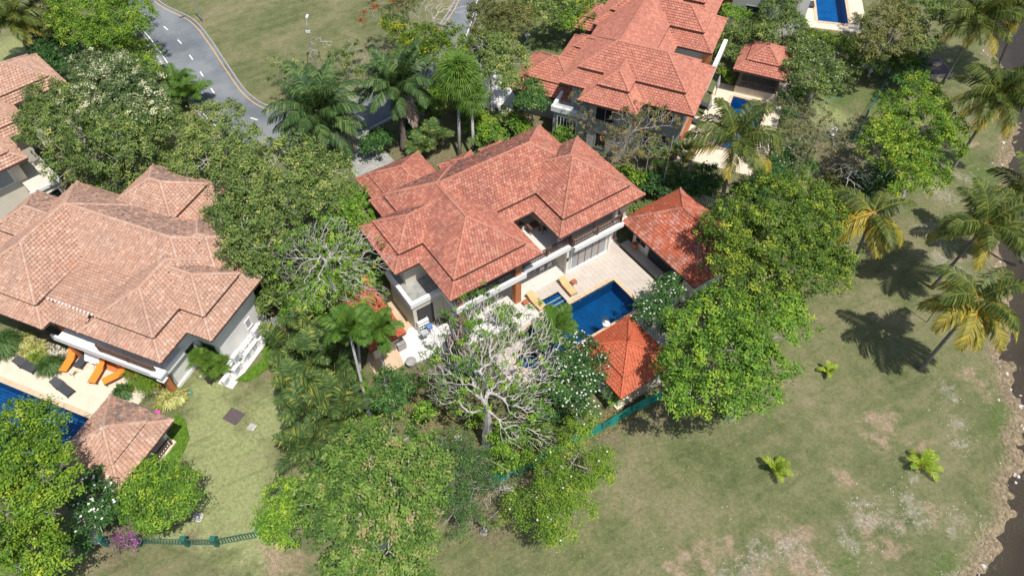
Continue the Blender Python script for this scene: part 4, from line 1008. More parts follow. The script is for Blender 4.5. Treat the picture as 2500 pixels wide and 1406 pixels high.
e = empty('sprinkler_hose', (0, 0, 0)); MB().tube([G(2005, 252) + Vector((0, 0, .03)), G(2030, 243) + Vector((0, 0, .03)), G(2052, 236) + Vector((0, 0, .03))], .025, 5).build('hose', 'hose_green', e); MB().box(-.06, .06, -.06, .06, 0, .2).build('sprinkler', 'hose_green', e).location = G(2052, 236); tag(e, 'thin green hose with a sprinkler on the far lawn', 'hose')
c = chair('black_metal'); c.location = G(518, 935); c.rotation_euler = (0, 0, 2.6); tag(c, 'black chair lying by the fan-leaved bush on the lawn', 'chair')
mb = MB(); mb.lathe([(.02, 0), (.3, .02), (.34, .2), (.28, .22), (.25, .06)], 12); o = mb.build('toy_tub', 'turquoise_plastic'); o.location = G(308, 975); tag(o, 'turquoise plastic tub beside the pavilion roof', 'tub')
mb = MB(); mb.lathe([(.02, 0), (.2, .02), (.22, .15), (.14, .17)], 10); o = mb.build('toy_bucket', 'pink_plastic'); o.location = G(385, 1009); tag(o, 'bright pink plastic toy on the lawn by the pavilion', 'toy')
mb = MB(); mb.box(-.9, .9, -.2, .2, 0, .25); o = mb.build('kayak_bag', 'stone_black'); o.location = G(345, 1000); o.rotation_euler = (0, 0, AL); tag(o, 'long black bag lying behind the pavilion', 'bag')
sheet('hedge_edging', [(262, 1330), (262, 1318), (250, 1300), (222, 1300), (205, 1310), (225, 1326)], .10, 'stone_light', 'pale stone slab in the bottom left planting')

# ------------------------------------------------------------------ the back villa
vb = empty('villa', (OB.x, OB.y, 0), AB); tag(vb, 'two-storey villa at the back with clean coral-red roofs and grey walls', 'house')
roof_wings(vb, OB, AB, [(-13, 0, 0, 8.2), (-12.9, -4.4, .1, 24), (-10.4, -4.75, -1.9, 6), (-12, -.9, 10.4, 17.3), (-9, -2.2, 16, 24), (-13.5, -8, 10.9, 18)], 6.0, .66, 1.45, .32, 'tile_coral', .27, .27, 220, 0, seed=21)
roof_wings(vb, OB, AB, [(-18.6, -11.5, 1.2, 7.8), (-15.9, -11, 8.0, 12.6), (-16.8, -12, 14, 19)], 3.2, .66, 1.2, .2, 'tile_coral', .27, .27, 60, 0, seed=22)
wl = MB(); wl.box(-12, -1, 1, 7.3, 0, 6); wl.box(-12, -5.2, 7.3, 22, 0, 6); wl.box(-9.5, -5.6, -1.0, 1, 0, 6); wl.box(-5.2, -1.8, 12, 16.5, 0, 6); wl.box(-13.2, -9.5, -.6, 3.2, 0, 3.2); wl.box(-17.8, -12.2, 2, 7, 0, 3.1); wl.box(-15.2, -12, 8.8, 11.8, 0, 3.1)
wl.build('wall', 'wall_grey', vb)
for q in ((-13.4, -13.1, -.8, 3.3, 3.2, 3.75), (-13.1, -9.6, -.8, -.5, 3.2, 3.75), (-5.2, -.4, 8.3, 8.5, 3.2, 3.4), (-.7, -.3, 8.0, 17, 3.3, 4.0)): MB().box(*q).build('parapet', 'trim_white', vb)
MB().box(-5.2, -.7, 8.2, 12, 3.0, 3.3).build('terrace_slab', 'wall_white', vb)
MB().box(-1.9, -.95, 11.7, 12, 3.3, 6).build('door_panel', 'wall_terracotta', vb)
railing(vb, [(-.9, 8.6), (-.9, 11.8)], 3.4, .9, 'black_metal')
f = window(vb, -12.7, -10.8, -.6, 1.0, 2.7, panes=6, frame='trim_white', glass='glass_dark', depth=.09)
f = window(vb, -8.6, -7.6, -1.0, .6, 2.2, panes=1, frame='wall_grey'); window(vb, -4.4, -2.2, 1.0, .6, 2.3, panes=2, frame='wall_grey'); window(vb, -8.8, -7, -1.0, 3.8, 5.4, panes=2, frame='wall_grey'); window(vb, -4.2, -2, 1.0, 3.8, 5.4, panes=2, frame='wall_grey')
window(vb, 2, 6, -1.0, .2, 2.4, axis='u', sgn=1, panes=4, frame='wood_orange')
MB().box(-1.0, -.86, 1, 7.3, .0, 2.8).build('side_wall', 'wall_terracotta', vb)
MB().box(-1.0, -.2, .4, 8.2, 0, .15).build('step', 'deck_cream', vb)
p0 = POOLS['back']
deck('back_deck', OB, AB, [(p0[2] - 2.2, p0[3] + 1.6, p0[4] - 3, p0[5] + 1.9)], [(p0[2], p0[3], p0[4], p0[5])], 'deck_cream', 'deck_cream', 0, 'cream deck round the pool of the back villa', .13)
pool('swimming_pool', OB, AB, [(p0[2], p0[3], p0[4], p0[5])], 'blue pool partly hidden by a coconut palm beside the back villa', 'pool_tile_back', zt=.13, wz=.02)
sb = empty('pavilion', (OB.x, OB.y, 0), AB); tag(sb, 'open pavilion with coral two-tier roof and dark railing above the back pool', 'pavilion')
ro = roof_wings(sb, OB, AB, [(1.3, 6.65, 13.3, 18.9)], 3.1, .62, 1.1, .18, 'tile_coral', .27, .27, 120, 0, seed=23)
finial(sb, ro, 4.0, 16.0, 4.85, 'tile_coral')
MB().box(1.9, 6.2, 13.9, 18.4, 0, .9).build('floor', 'deck_cream', sb)
MB().box(2.2, 5.9, 14.4, 18.2, .9, .92).build('floor_mat', 'concrete_grey', sb)
for (u, v) in ((2.2, 14.1), (6.0, 14.1), (2.2, 18.2), (6.0, 18.2)): MB().box(u - .13, u + .13, v - .13, v + .13, .9, 3.1).build('column', 'wood_brown', sb)
railing(sb, [(2.3, 14.05), (5.9, 14.05), (5.9, 18.0)], .9, .8, 'wood_brown', .22)
for k in range(4): MB().box(6.2 + k * .35, 6.55 + k * .35, 14.2, 17.5, 0, .72 - k * .18).build('step', 'deck_cream', sb)
for k, (px, py) in enumerate(((1725, 285), (1745, 235))):
    e = empty('closed_parasol', G(px, py)); MB().lathe([(.05, .9), (.16, 1.1), (.22, 1.5), (.1, 2.3), (.02, 2.6)], 8).build('canopy', 'grey_plastic', e); MB().tube([(0, 0, 0), (0, 0, 2.6)], .03, 6).build('pole', 'black_metal', e)
    tag(e, ['closed grey parasol nearer the coconut palm on the back deck', 'closed grey parasol further along the back deck towards the pavilion'][k], 'parasol', 'closed parasols on the back deck')
for k, (ft, hd) in enumerate((((1722, 312), (1690, 300)), ((1735, 268), (1708, 258)))):
    o = copy_tree(lb); aim(o, ft, hd, .13); tag(o, ['dark lounger beside the lower end of the back deck', 'dark lounger beside the closed parasol on the back deck'][k], 'sun lounger', 'dark loungers on the back deck')
# far left villa
vn = empty('villa', (ON_.x, ON_.y, 0), AN); tag(vn, 'villa at the left edge with pale salmon roof and grey-green walls', 'house')
roof_wings(vn, ON_, AN, [(-16, 0, -.3, 6.4), (-18, -5, -5.0, 3), (-19, -7.2, -8.7, -1)], 5.5, .6, 1.0, .18, 'tile_salmon', .28, .27, 220, 60, seed=31)
wl = MB(); wl.box(-15, -1, .6, 5.5, 0, 5.4); wl.box(-17, -6, -4.2, .6, 0, 5.4); wl.box(-18, -8, -7.4, -4.2, 0, 5.4); wl.box(-8.6, -6.2, -9.6, -5.4, 0, 2.9); wl.build('wall', 'wall_cream', vn)
MB().box(-8.75, -6.05, -9.75, -9.6, 2.75, 3.05).build('parapet', 'trim_white', vn); MB().box(-6.2, -6.05, -9.6, -5.3, 2.75, 3.05).build('parapet', 'trim_white', vn)
window(vn, -8.3, -6.6, -9.6, .8, 2.2, panes=2, frame='wall_white', glass='glass_dark', post='wood_brown'); window(vn, -11.5, -9, -7.4, 3.2, 4.8, panes=2, frame='trim_white', glass='curtain_grey')
# villa at the top edge: only its lower walls are in view
pt = G(1795, 66); at = A_TOP - R(6)
vt = empty('villa', (pt.x, pt.y, 0), at); tag(vt, 'blue-grey and white walled house cut off by the top edge of the photo', 'house')
MB().box(-1, 3.2, 0, 9, 0, 6).build('wall', 'wall_grey', vt); MB().box(3.35, 7.2, -.6, 9, 0, 6.5).build('wall', 'wall_white', vt); MB().box(3.2, 3.35, -.4, .3, 0, 6).build('corner_strip', 'leaf_variegated' if False else 'deck_cream', vt)
MB().box(-9, -1, 1.5, 9, 0, 3.4).build('wall', 'wall_cream', vt); MB().box(-9, -1, 1.1, 1.5, 2.3, 3.0).build('beam', 'wall_terracotta', vt); MB().box(-9, -1, .9, 2.5, 3.0, 3.3).build('canopy', 'wall_grey', vt)
window(vt, .6, 2.2, 0, 1.2, 2.8, panes=1, frame='wall_grey'); window(vt, -4, -2, 1.5, .3, 2.1, panes=1, frame='wood_brown')
deck('top_deck', OT, A_TOP, [(-2.2, 5.6, -1.6, 12)], [(0, 3.5, 0, 9)], 'deck_cream', 'deck_cream', 0, 'cream deck round the pool at the top edge', .13)
pool('swimming_pool', OT, A_TOP, [(0, 3.5, 0, 9)], 'bright blue pool cut off by the top edge', 'pool_tile_back', zt=.13, wz=.02)
e = empty('daybed', G(1967, 16), A_TOP); MB().box(-.9, .9, -.6, .6, .3, .45).build('mattress', 'dark_mesh', e)
for x in (-.8, .8):
    for y in (-.5, .5): MB().box(x - .04, x + .04, y - .04, y + .04, .0, .3).build('leg', 'black_metal', e)
tag(e, 'black daybed at the top edge on the cream deck', 'daybed')
sheet('artificial_turf', [(1945, -20), (1958, -20), (1960, 55), (1950, 58), (1938, 30)], .03, 'fence_green', 'dark green turf strip beside the top deck')

# ------------------------------------------------------------------ fences
def picket(px, h, mat, label, step=.14, w_=.07, post_mat=None, rails=True, z0=0.0, name='picket_fence'):
    P = wpts(px); e = empty(name, P[0])
    pm = MB().box(-w_ / 2, w_ / 2, -.012, .012, 0, h); pm = pm.mesh('picket'); pm.materials.append(MATS[mat])
    pom = MB().box(-.05, .05, -.05, .05, 0, h + .08).mesh('post'); pom.materials.append(MATS[post_mat or mat])
    cnt = 0
    for a, b_ in zip(P[:-1], P[1:]):
        d = b_ - a; L = d.length; an = math.atan2(d.y, d.x); n = int(L / step)
        for k in range(n):
            if cnt < 300:
                o = link('picket', pm, None, e); q = a.lerp(b_, (k + .5) / n) - P[0]; o.location = (q.x, q.y, z0 + .05 * (0 if rails else 0)); o.rotation_euler = (0, 0, an); cnt += 1
        if rails:
            r_ = MB()
            for z in (h * .25, h * .8):
                M = Matrix.Translation((a + b_) / 2 - P[0] + Vector((0, 0, z))) @ Matrix.Rotation(an, 4, 'Z') @ Matrix.Translation((0, .03, 0)); r_.obox(M, L, .03, .05)
            r_.build('rail', mat, e)
        o = link('post', pom, None, e); o.location = a - P[0]
    o = link('post', pom, None, e); o.location = P[-1] - P[0]
    tag(e, label, 'fence'); return e
picket([(645, 806), (672, 797), (697, 790)], 1.1, 'wall_grey', 'grey picket fence between the left villa and the bare tree', .16, .09)
picket([(1560, 452), (1640, 488), (1700, 494), (1765, 520), (1790, 535)], 1.2, 'white_plastic', 'white picket fence behind the blotched guest house roof', .17, .09)
picket([(2100, 160), (2135, 170), (2170, 178)], 1.4, 'white_plastic', 'white slatted fence at the end of the far lawn', .16, .09)
# green post and rail fence
P = wpts([(262, 1330), (345, 1327), (460, 1330), (532, 1330), (640, 1310), (700, 1290)]); e = empty('railing_fence', P[0])
for p in P:
    MB().box(-.13, .13, -.13, .13, 0, 1.1).build('post', 'fence_green', e).location = p - P[0]; MB().box(-.17, .17, -.17, .17, 1.1, 1.18).build('post_cap', 'fence_green', e).location = p - P[0]
bm = MB().box(-.015, .015, -.015, .015, .1, .95).mesh('baluster'); bm.materials.append(MATS['fence_green'])
for a, b_ in zip(P[:-1], P[1:]):
    d = b_ - a; L = d.length; an = math.atan2(d.y, d.x); r_ = MB()
    for z in (.1, .92): r_.obox(Matrix.Translation((a + b_) / 2 - P[0] + Vector((0, 0, z))) @ Matrix.Rotation(an, 4, 'Z'), L, .05, .05)
    r_.build('rail', 'fence_green', e); n = int(L / .18)
    for k in range(1, n): o = link('baluster', bm, None, e); q = a.lerp(b_, k / n) - P[0]; o.location = q; o.rotation_euler = (0, 0, an)
tag(e, 'dark green metal railing fence below the mango tree', 'fence')
# black rail fence on the far lawn
P = wpts([(2172, 182), (2155, 215), (2135, 250), (2112, 290), (2095, 325), (2080, 350)]); e = empty('railing_fence', P[0])
for p in P: MB().box(-.07, .07, -.07, .07, 0, 1.1).build('post', 'fence_green', e).location = p - P[0]
for a, b_ in zip(P[:-1], P[1:]):
    d = b_ - a; L = d.length; an = math.atan2(d.y, d.x); r_ = MB()
    for z in (.15, .55, 1.0): r_.obox(Matrix.Translation((a + b_) / 2 - P[0] + Vector((0, 0, z))) @ Matrix.Rotation(an, 4, 'Z'), L, .04, .06)
    r_.build('rail', 'fence_green', e)
tag(e, 'dark green rail fence crossing the far lawn beside the tall bright tree', 'fence')
# green net fence
P = wpts([(1612, 972), (1540, 1008), (1468, 1050), (1340, 1112), (1280, 1145), (1205, 1178)]); e = empty('net_fence', P[0])
for p in P: MB().tube([(0, 0, 0), (0, 0, 1.1)], .06, 6).build('post', 'fence_green', e).location = p - P[0]
mb = MB(); Q = smooth(P, 14)
for a, b_, k in zip(Q[:-1], Q[1:], range(1000)):
    s0 = Vector((random.gauss(0, .02), 0, 0)); wv = .06 * math.sin(k * .9); wv2 = .06 * math.sin((k + 1) * .9)
    for z0, z1, l0, l1 in ((0, .5, .10, .02), (.5, 1.0, .02, -.06)):
        mb.quad(a - P[0] + Vector((0, -l0 - wv, z0)), b_ - P[0] + Vector((0, -l0 - wv2, z0)), b_ - P[0] + Vector((0, -l1 + wv2 * .3, z1)), a - P[0] + Vector((0, -l1 + wv * .3, z1)))
mb.build('netting', 'net_green', e); tag(e, 'bright green net fence along the edge of the middle garden', 'fence')

# ------------------------------------------------------------------ lamps, poles, lanterns
def street_lamp(base, h, label, arm=(-.2, 1.6), rz=0, mat='net_pole', plate=True):
    e = empty('street_lamp', base, rz); MB().tube([(0, 0, 0), (0, 0, h * .55), (0, 0, h)], [.09 if plate else .04, .07 if plate else .035, .05 if plate else .03], 8).build('pole', mat, e)
    MB().tube([(0, 0, h), (arm[0] * .4, arm[1] * .4, h + .12), (arm[0], arm[1], h + .18)], .035 if plate else .02, 6).build('arm', mat, e)
    MB().box(arm[0] - .12, arm[0] + .12, arm[1] - .3, arm[1] + .3, h + .12, h + .22).build('lamp_head', 'white_plastic' if plate else 'bark_dark', e)
    if plate: MB().box(-.22, .22, -.05, .05, h * .86, h * .86 + .28).build('notice_plate', 'white_plastic', e)
    tag(e, label, 'street lamp', 'street lamps'); return e
street_lamp(G(776, 178), 5.6, 'grey street lamp in the park above the big oil palm')
street_lamp(G(497, 56), 5.6, 'grey street lamp at the top edge inside the road bend', rz=2.0)
street_lamp(G(2262, 787), 2.9, 'dark lamp post under the leaning palm fronds, casting a thin shadow', arm=(-.1, .3), rz=.6, mat='bark_dark', plate=False)
for k, (bx_, tx) in enumerate((((1612, 480), (1650, 325)), ((1668, 466), (1676, 420)), ((1568, 462), (1582, 380)))):
    b0 = G(*bx_); h_ = (7.0, 3.5, 4.5)[k]; e = empty('pole', b0); MB().tube([(0, 0, 0), (0, 0, h_)], [.06, .04], 6).build('shaft', 'palm_trunk_pale', e)
    tag(e, ['tall thin grey pole rising in front of the dry tree', 'short thin pole behind the guest house roof', 'thin pole behind the middle villa roof'][k], 'pole', 'thin poles in the hedge')
def lantern(px, py, label, s_=1.0):
    e = empty('stone_lantern', G(px, py)); e.scale = (s_, s_, s_)
    MB().lathe([(.22, 0), (.22, .1), (.1, .15), (.09, .5), (.2, .56)], 6).build('base', 'concrete_white', e); MB().box(-.13, .13, -.13, .13, .56, .82).build('lamp_box', 'concrete_white', e)
    MB().lathe([(.34, .82), (.3, .88), (.12, 1.0), (.05, 1.12)], 6).build('cap', 'concrete_white', e); tag(e, label, 'stone lantern')
lantern(1287, 104, 'white stone lantern on the small back lawn', 1.1); lantern(1080, 352, 'pale stone lantern under the fan palm', 1.1); lantern(2120, 186, 'white stone lantern before the far slatted fence', .8); lantern(2032, 330, 'white stone lantern under the dry tree', .9)
e = empty('planter', G(2280, 170), .1)
MB().box(-1.3, 1.3, -1.6, 1.6, 0, .4).build('box', 'concrete_grey', e); MB().box(-1.15, 1.15, -1.45, 1.45, .4, .46).build('lid', 'grate_brown', e); tag(e, 'low dark-topped concrete pit beside the coconut palms', 'pit')

# ================================================================== vegetation
def lobes_world(lobes, z, fz):
    out = []
    for l in lobes:
        zz = l[3] if len(l) > 3 else z
        c = G(l[0], l[1], zz); r_ = l[2] * mpp(c) * 1.0
        out.append((np.array(c), np.array([r_, r_, max(.5, r_ * fz)])))
    return out
def leaves(name, lw, mat, parent, seed, dens=230, leaf=(.24, .13), clump=.38, tint=(.45, .2), gap=.30, up=.9, flat=.55):
    leaf = (leaf[0] * .80, leaf[1] * .80); dens = dens * 1.45
    rg = np.random.default_rng(seed); Cs = []; Ns = []
    area = sum(math.pi * r_[0] ** 2 for _, r_ in lw)
    for c, r_ in lw:
        per = 26; n = max(6, int(math.pi * r_[0] ** 2 * dens / per))
        d = rg.normal(size=(n, 3)); d[:, 2] = np.abs(d[:, 2]) * 1.0 - .25; d /= np.linalg.norm(d, axis=1)[:, None]
        rad = np.where(rg.random(n) < .72, rg.uniform(.82, 1.05, n), rg.uniform(.35, .85, n))
        bumpy = 1 + .16 * np.sin(d[:, 0] * 5 + c[1]) * np.sin(d[:, 1] * 5.5 + c[0]) + .10 * np.sin(d[:, 2] * 7 + d[:, 0] * 9)
        p = c + d * r_ * (rad * bumpy)[:, None]
        Cs.append(p); Ns.append(d)
    C = np.concatenate(Cs); Nn = np.concatenate(Ns)
    ph = rg.uniform(0, 6.28, 6)
    nz = np.sin(C[:, 0] * 1.9 + ph[0]) * np.sin(C[:, 1] * 1.7 + ph[1]) + .7 * np.sin(C[:, 2] * 2.3 + C[:, 0] * 1.1 + ph[2]) + .6 * np.sin(C[:, 0] * 4.1 + ph[3]) * np.sin(C[:, 1] * 3.7 + ph[4])
    kk = nz > np.quantile(nz, gap * .8); kk &= C[:, 2] > .15
    C = C[kk]; Nn = Nn[kk]; nc = len(C); per = 26
    ct = rg.normal(0, 1, nc) * tint[1] * 1.15 + tint[0] + .07 * np.sin(C[:, 0] * .8 + ph[5]) 
    cs = clump * rg.uniform(.55, 1.5, nc)
    P = np.repeat(C, per, 0) + rg.normal(size=(nc * per, 3)) * np.repeat(cs, per)[:, None] * np.array([.44, .44, .30]); P[:, 2] = np.maximum(P[:, 2], .03)
    off = P - np.repeat(C, per, 0)
    nrm = np.repeat(Nn, per, 0) * .45 + np.array([0, 0, up]) + rg.normal(size=P.shape) * flat + off * .6
    nrm /= np.linalg.norm(nrm, axis=1)[:, None]
    a = rg.normal(size=P.shape) + off * 2.0; a -= (a * nrm).sum(1)[:, None] * nrm; a /= np.linalg.norm(a, axis=1)[:, None]
    b_ = np.cross(nrm, a)
    L = leaf[0] * rg.uniform(.5, 1.45, len(P))[:, None]; Wd = leaf[1] * rg.uniform(.7, 1.2, len(P))[:, None]
    V = np.stack([P - a * L * .5, P + b_ * Wd * .5 + nrm * L * .08 - a * L * .05, P + a * L * .5 - nrm * L * .10, P - b_ * Wd * .5 + nrm * L * .08 - a * L * .05], 1)
    T = np.repeat(ct, per) + rg.normal(0, .07, len(P))
    return link(name, quads_mesh(name, V, T), mat, parent), C, rg
def blossoms(C, n, mat, parent, rg, s_=.12, name='blossom', z=.15):
    s_ = s_ * .44
    idx = rg.integers(0, len(C), n); P = C[idx] + rg.normal(size=(n, 3)) * .18; P[:, 2] += z
    Vs = []
    for p in P:
        c0_ = rg.uniform(0, 6.3)
        for k in range(4):
            a = c0_ + k * 1.571; d = np.array([math.cos(a), math.sin(a), .35]); e_ = np.array([-math.sin(a), math.cos(a), 0])
            Vs.append([p, p + d * s_ * .6 + e_ * s_ * .45, p + d * s_ * 1.1, p + d * s_ * .6 - e_ * s_ * .45])
    return link(name, quads_mesh(name, np.array(Vs), rg.uniform(.2, 1, len(Vs))), mat, parent)
def skeleton(base, lw, n, seed, trunk_r=.22, fork=.45, sub=1.0, crotch=None, zmin=1.0, twig=.012, wander=.10):
    """branches grown towards points spread through the crown; thickness from what each branch carries"""
    rg = np.random.default_rng(seed); base = np.array(base, float)
    w_ = np.array([r_[0] ** 2 for _, r_ in lw]); w_ = w_ / w_.sum(); pick = rg.choice(len(lw), n, p=w_)
    d = rg.normal(size=(n, 3)); d /= np.linalg.norm(d, axis=1)[:, None]; d[:, 2] = np.abs(d[:, 2]) * .9 - .15
    T = np.array([lw[i][0] for i in pick]) + d * np.array([lw[i][1] for i in pick]) * (rg.random(n) ** .4)[:, None] * 1.0
    T[:, 2] = np.maximum(T[:, 2], zmin)
    cen = np.average([c for c, _ in lw], axis=0, weights=w_); top = base + (cen - base) * fork
    if crotch is not None: top = base + np.array(crotch)
    nodes = [base, base + (top - base) * .33 + rg.normal(0, .06, 3), base + (top - base) * .66 + rg.normal(0, .08, 3), top]; par = [-1, 0, 1, 2]
    for i in np.argsort(np.linalg.norm(T - top, axis=1)):
        A_ = np.array(nodes[2:]); dd = np.linalg.norm(A_ - T[i], axis=1) + .38 * np.linalg.norm(A_ - top, axis=1); j = int(np.argmin(dd)) + 2
        a = nodes[j]; v = T[i] - a; L = np.linalg.norm(v); ns = max(1, int(L / .6)); k = j
        bow = rg.normal(0, wander * .5, 3) * L; bow[2] += .08 * L
        for q in range(1, ns + 1):
            t = q / ns; p = a + v * t + bow * math.sin(math.pi * t) + (rg.normal(0, .02, 3) if q < ns else 0); nodes.append(p); par.append(k); k = len(nodes) - 1
    nn_ = len(nodes); load = np.zeros(nn_)
    ch = np.zeros(nn_, int)
    for i in range(nn_ - 1, 0, -1):
        if load[i] == 0: load[i] = 1
        load[par[i]] += load[i]
    load = np.maximum(load, 1); ch_ = np.zeros((nn_, 3)); cn_ = np.zeros(nn_)
    P_ = np.array(nodes, float); pa_ = np.array(par)
    for _ in range(3):
        ch_[:] = 0; cn_[:] = 0; np.add.at(ch_, pa_[1:], P_[1:]); np.add.at(cn_, pa_[1:], 1); m_ = (cn_ > 0); m_[:4] = False
        avg = .5 * P_[pa_] + .5 * ch_ / np.maximum(cn_, 1)[:, None]; P_[m_] = .5 * P_[m_] + .5 * avg[m_]
    nodes = list(P_)
    rad = twig * .8 * (load ** .37); rad = np.minimum(rad, trunk_r * .5); rad = np.maximum(rad, twig * .8); rad[1:4] = [trunk_r, trunk_r * .85, trunk_r * .55]; rad[0] = trunk_r * 1.35
    return np.array(nodes), np.array(par), rad
def tubes(nodes, par, rad, name, mat, parent, skip0=0, only=None):
    idx = [i for i in range(1, len(nodes)) if (only is None or only(i))]
    if not idx: return None
    a = nodes[[par[i] for i in idx]]; b_ = nodes[idx]; ra = np.minimum(rad[[par[i] for i in idx]], rad[idx] * 2.4); rb = rad[idx]
    d = b_ - a; L = np.linalg.norm(d, axis=1)[:, None] + 1e-9; d /= L; ref = np.where(np.abs(d[:, 2:3]) < .9, np.array([[0, 0, 1.]]), np.array([[1., 0, 0]]))
    u = np.cross(d, ref); u /= np.linalg.norm(u, axis=1)[:, None]; v = np.cross(d, u); Q = []
    big = rb.max() > .06; ns = 6 if big else 3
    for k in range(ns):
        t0 = 2 * math.pi * k / ns; t1 = 2 * math.pi * (k + 1) / ns
        e0 = u * math.cos(t0) + v * math.sin(t0); e1 = u * math.cos(t1) + v * math.sin(t1)
        Q.append(np.stack([a + e0 * ra[:, None], a + e1 * ra[:, None], b_ + e1 * rb[:, None], b_ + e0 * rb[:, None]], 1))
    V = np.concatenate(Q); return link(name, quads_mesh(name, V, np.full(len(V), .5)), mat, parent)
def tree(label, lobes, base, z=6.0, mat='leaf_mid', name='tree', cat='tree', fz=.6, bark='bark_grey', seed=0, dens=230, leaf=(.24, .13), clump=.38, tint=(.45, .2), gap=.3, group=None, limbs=70, flowers=None, trunk_r=.22, extra=None, twigs=None, flat=.55):
    b0 = G(*base) if not isinstance(base, Vector) else base
    lw = lobes_world(lobes, z, fz)
    e = empty(name, b0); tag(e, label, cat, group)
    o0 = np.array(b0); lw = [(c - o0, r_) for c, r_ in lw]
    for (c, r_) in lw:
        if c[2] - r_[2] < .2: c[2] = r_[2] * .9 + .2 if c[2] < 1.2 else c[2]
    cr, C, rg = leaves('crown', lw, mat, e, seed, dens, leaf, clump, tint, gap, flat=flat)
    if limbs:
        nd, pr_, rd = skeleton((0, 0, 0), lw, limbs, seed + 5, trunk_r, twig=.022)
        tubes(nd, pr_, rd, 'trunk', bark, e, only=lambda i: i <= 3); tubes(nd, pr_, rd, 'branches', bark, e, only=lambda i: i > 3)
    if flowers: blossoms(C, flowers[0], flowers[1], cr, rg, flowers[2] if len(flowers) > 2 else .12)
    return e
def bare_tree(label, lobes, base, z=6.0, fz=.7, n=500, seed=0, bark='bark_pale', mat='leaf_lime', dens=30, trunk_r=.3, fork=.45, leaf=(.2, .1), name='bare_tree', tint=(.5, .2), clump=.25, twig=.012, gap=.5, zmin=1.0, group=None, flowers=None, crotch=None):
    b0 = G(*base); lw = [(c - np.array(b0), r_) for c, r_ in lobes_world(lobes, z, fz)]
    e = empty(name, b0); tag(e, label, 'tree', group)
    nd, pr_, rd = skeleton((0, 0, 0), lw, n, seed, trunk_r, fork, twig=twig, zmin=zmin, crotch=crotch)
    thick = rd > .045
    tubes(nd, pr_, rd, 'trunk', bark, e, only=lambda i: i <= 3); tubes(nd, pr_, rd, 'limbs', bark, e, only=lambda i: i > 3 and rd[i] > .022); tubes(nd, pr_, rd, 'twigs', bark, e, only=lambda i: i > 3 and rd[i] <= .022)
    if dens:
        cr, C, rg = leaves('crown', lw, mat, e, seed + 1, dens, leaf, clump, tint, gap)
        if flowers: blossoms(C, flowers[0], flowers[1], cr, rg, .12)
    return e
# ---------------- palms
def frond_mesh(L, e0, e1, n=46, lw_=.055, ll=.30, droop=.55, tint=(.2, .7), seed=0, rach=.95, sweep=.55, rw=.025, vee=.35, start=.10):
    rg = np.random.default_rng(seed); S = np.linspace(0, 1, n + 1); el = e0 + (e1 - e0) * S ** 1.25
    dx = np.cos(el) * L / n; dz = np.sin(el) * L / n; P = np.stack([np.concatenate([[0], np.cumsum(dx[:-1])]), np.zeros(n + 1), np.concatenate([[0], np.cumsum(dz[:-1])])], -1)
    side = rg.normal(0, .03) * L; P[:, 1] += side * S ** 2
    Q = []; T = []
    for i in range(0, n, 3):
        j = min(n, i + 3); w0 = rw * (1.2 - S[i]); w1 = rw * (1.2 - S[j])
        for (a, b_) in (((0, 1, 0), (0, 0, 1)), ((0, 0, 1), (0, -1, 0))):
            a = np.array(a); b_ = np.array(b_); Q.append([P[i] + a * w0, P[i] + b_ * w0, P[j] + b_ * w1, P[j] + a * w1]); T.append(rach)
    for i in range(n):
        s_ = S[i]
        if s_ < start: continue
        t = P[i + 1] - P[i]; t = t / np.linalg.norm(t); up_ = np.cross(t, np.array([0, 1, 0])) * -1
        if up_[2] < 0: up_ = -up_
        l_ = L * ll * (math.sin(math.pi * (.18 + .80 * s_)) ** .7 + .06)
        for sg in (-1, 1):
            q = l_ * rg.uniform(.85, 1.1); y = np.array([0, sg, 0.0])
            d = y * 1.0 + t * (sweep + .6 * s_) + up_ * (vee + rg.normal(0, .12)) + np.array([0, 0, -.12 * droop]); d /= np.linalg.norm(d)
            m_ = P[i] + d * q * .5 + np.array([0, 0, -.05 * q * droop]); d2 = d + np.array([0, 0, -droop * rg.uniform(.8, 1.5)]); d2 /= np.linalg.norm(d2); tip = m_ + d2 * q * .55
            wv = t * lw_ * .5; tt = rg.uniform(*tint)
            Q.append([P[i] - wv * .5, P[i] + wv * .5, m_ + wv, m_ - wv]); T.append(tt)
            Q.append([m_ - wv, m_ + wv, tip + wv * .35, tip - wv * .35]); T.append(tt + .05)
    return quads_mesh('frond', np.array(Q), np.array(T))
def fan_mesh(L, seed=0, n=26, tint=(.3, .8), pet=.9, droop=.5):
    rg = np.random.default_rng(seed); Q = []; T = []; w = .018
    P0 = np.array([0, 0, 0.]); P1 = np.array([pet * L * .8, 0, .18 * L])
    Q.append([P0 + [0, w, 0], P0 - [0, w, 0], P1 - [0, w, 0], P1 + [0, w, 0]]); T.append(.9); Q.append([P0 + [0, 0, w], P0 - [0, 0, w], P1 - [0, 0, w], P1 + [0, 0, w]]); T.append(.9)
    for k in range(n):
        a = -2.1 + 4.2 * k / (n - 1); d = np.array([math.cos(a), math.sin(a), .05 + .1 * (k % 2)]); e_ = np.array([-math.sin(a), math.cos(a), 0]) * L * .035
        q = L * (1 - .12 * abs(a)) * rg.uniform(.9, 1.05); m_ = P1 + d * q * .55; d2 = d + np.array([0, 0, -droop * rg.uniform(.7, 1.5)]); d2 /= np.linalg.norm(d2); tip = m_ + d2 * q * .5
        tt = rg.uniform(*tint); Q.append([P1 - e_ * .2, P1 + e_ * .2, m_ + e_, m_ - e_]); T.append(tt); Q.append([m_ - e_, m_ + e_, tip + e_ * .1, tip - e_ * .1]); T.append(tt + .1)
    return quads_mesh('fan_leaf', np.array(Q), np.array(T))
FR = {}
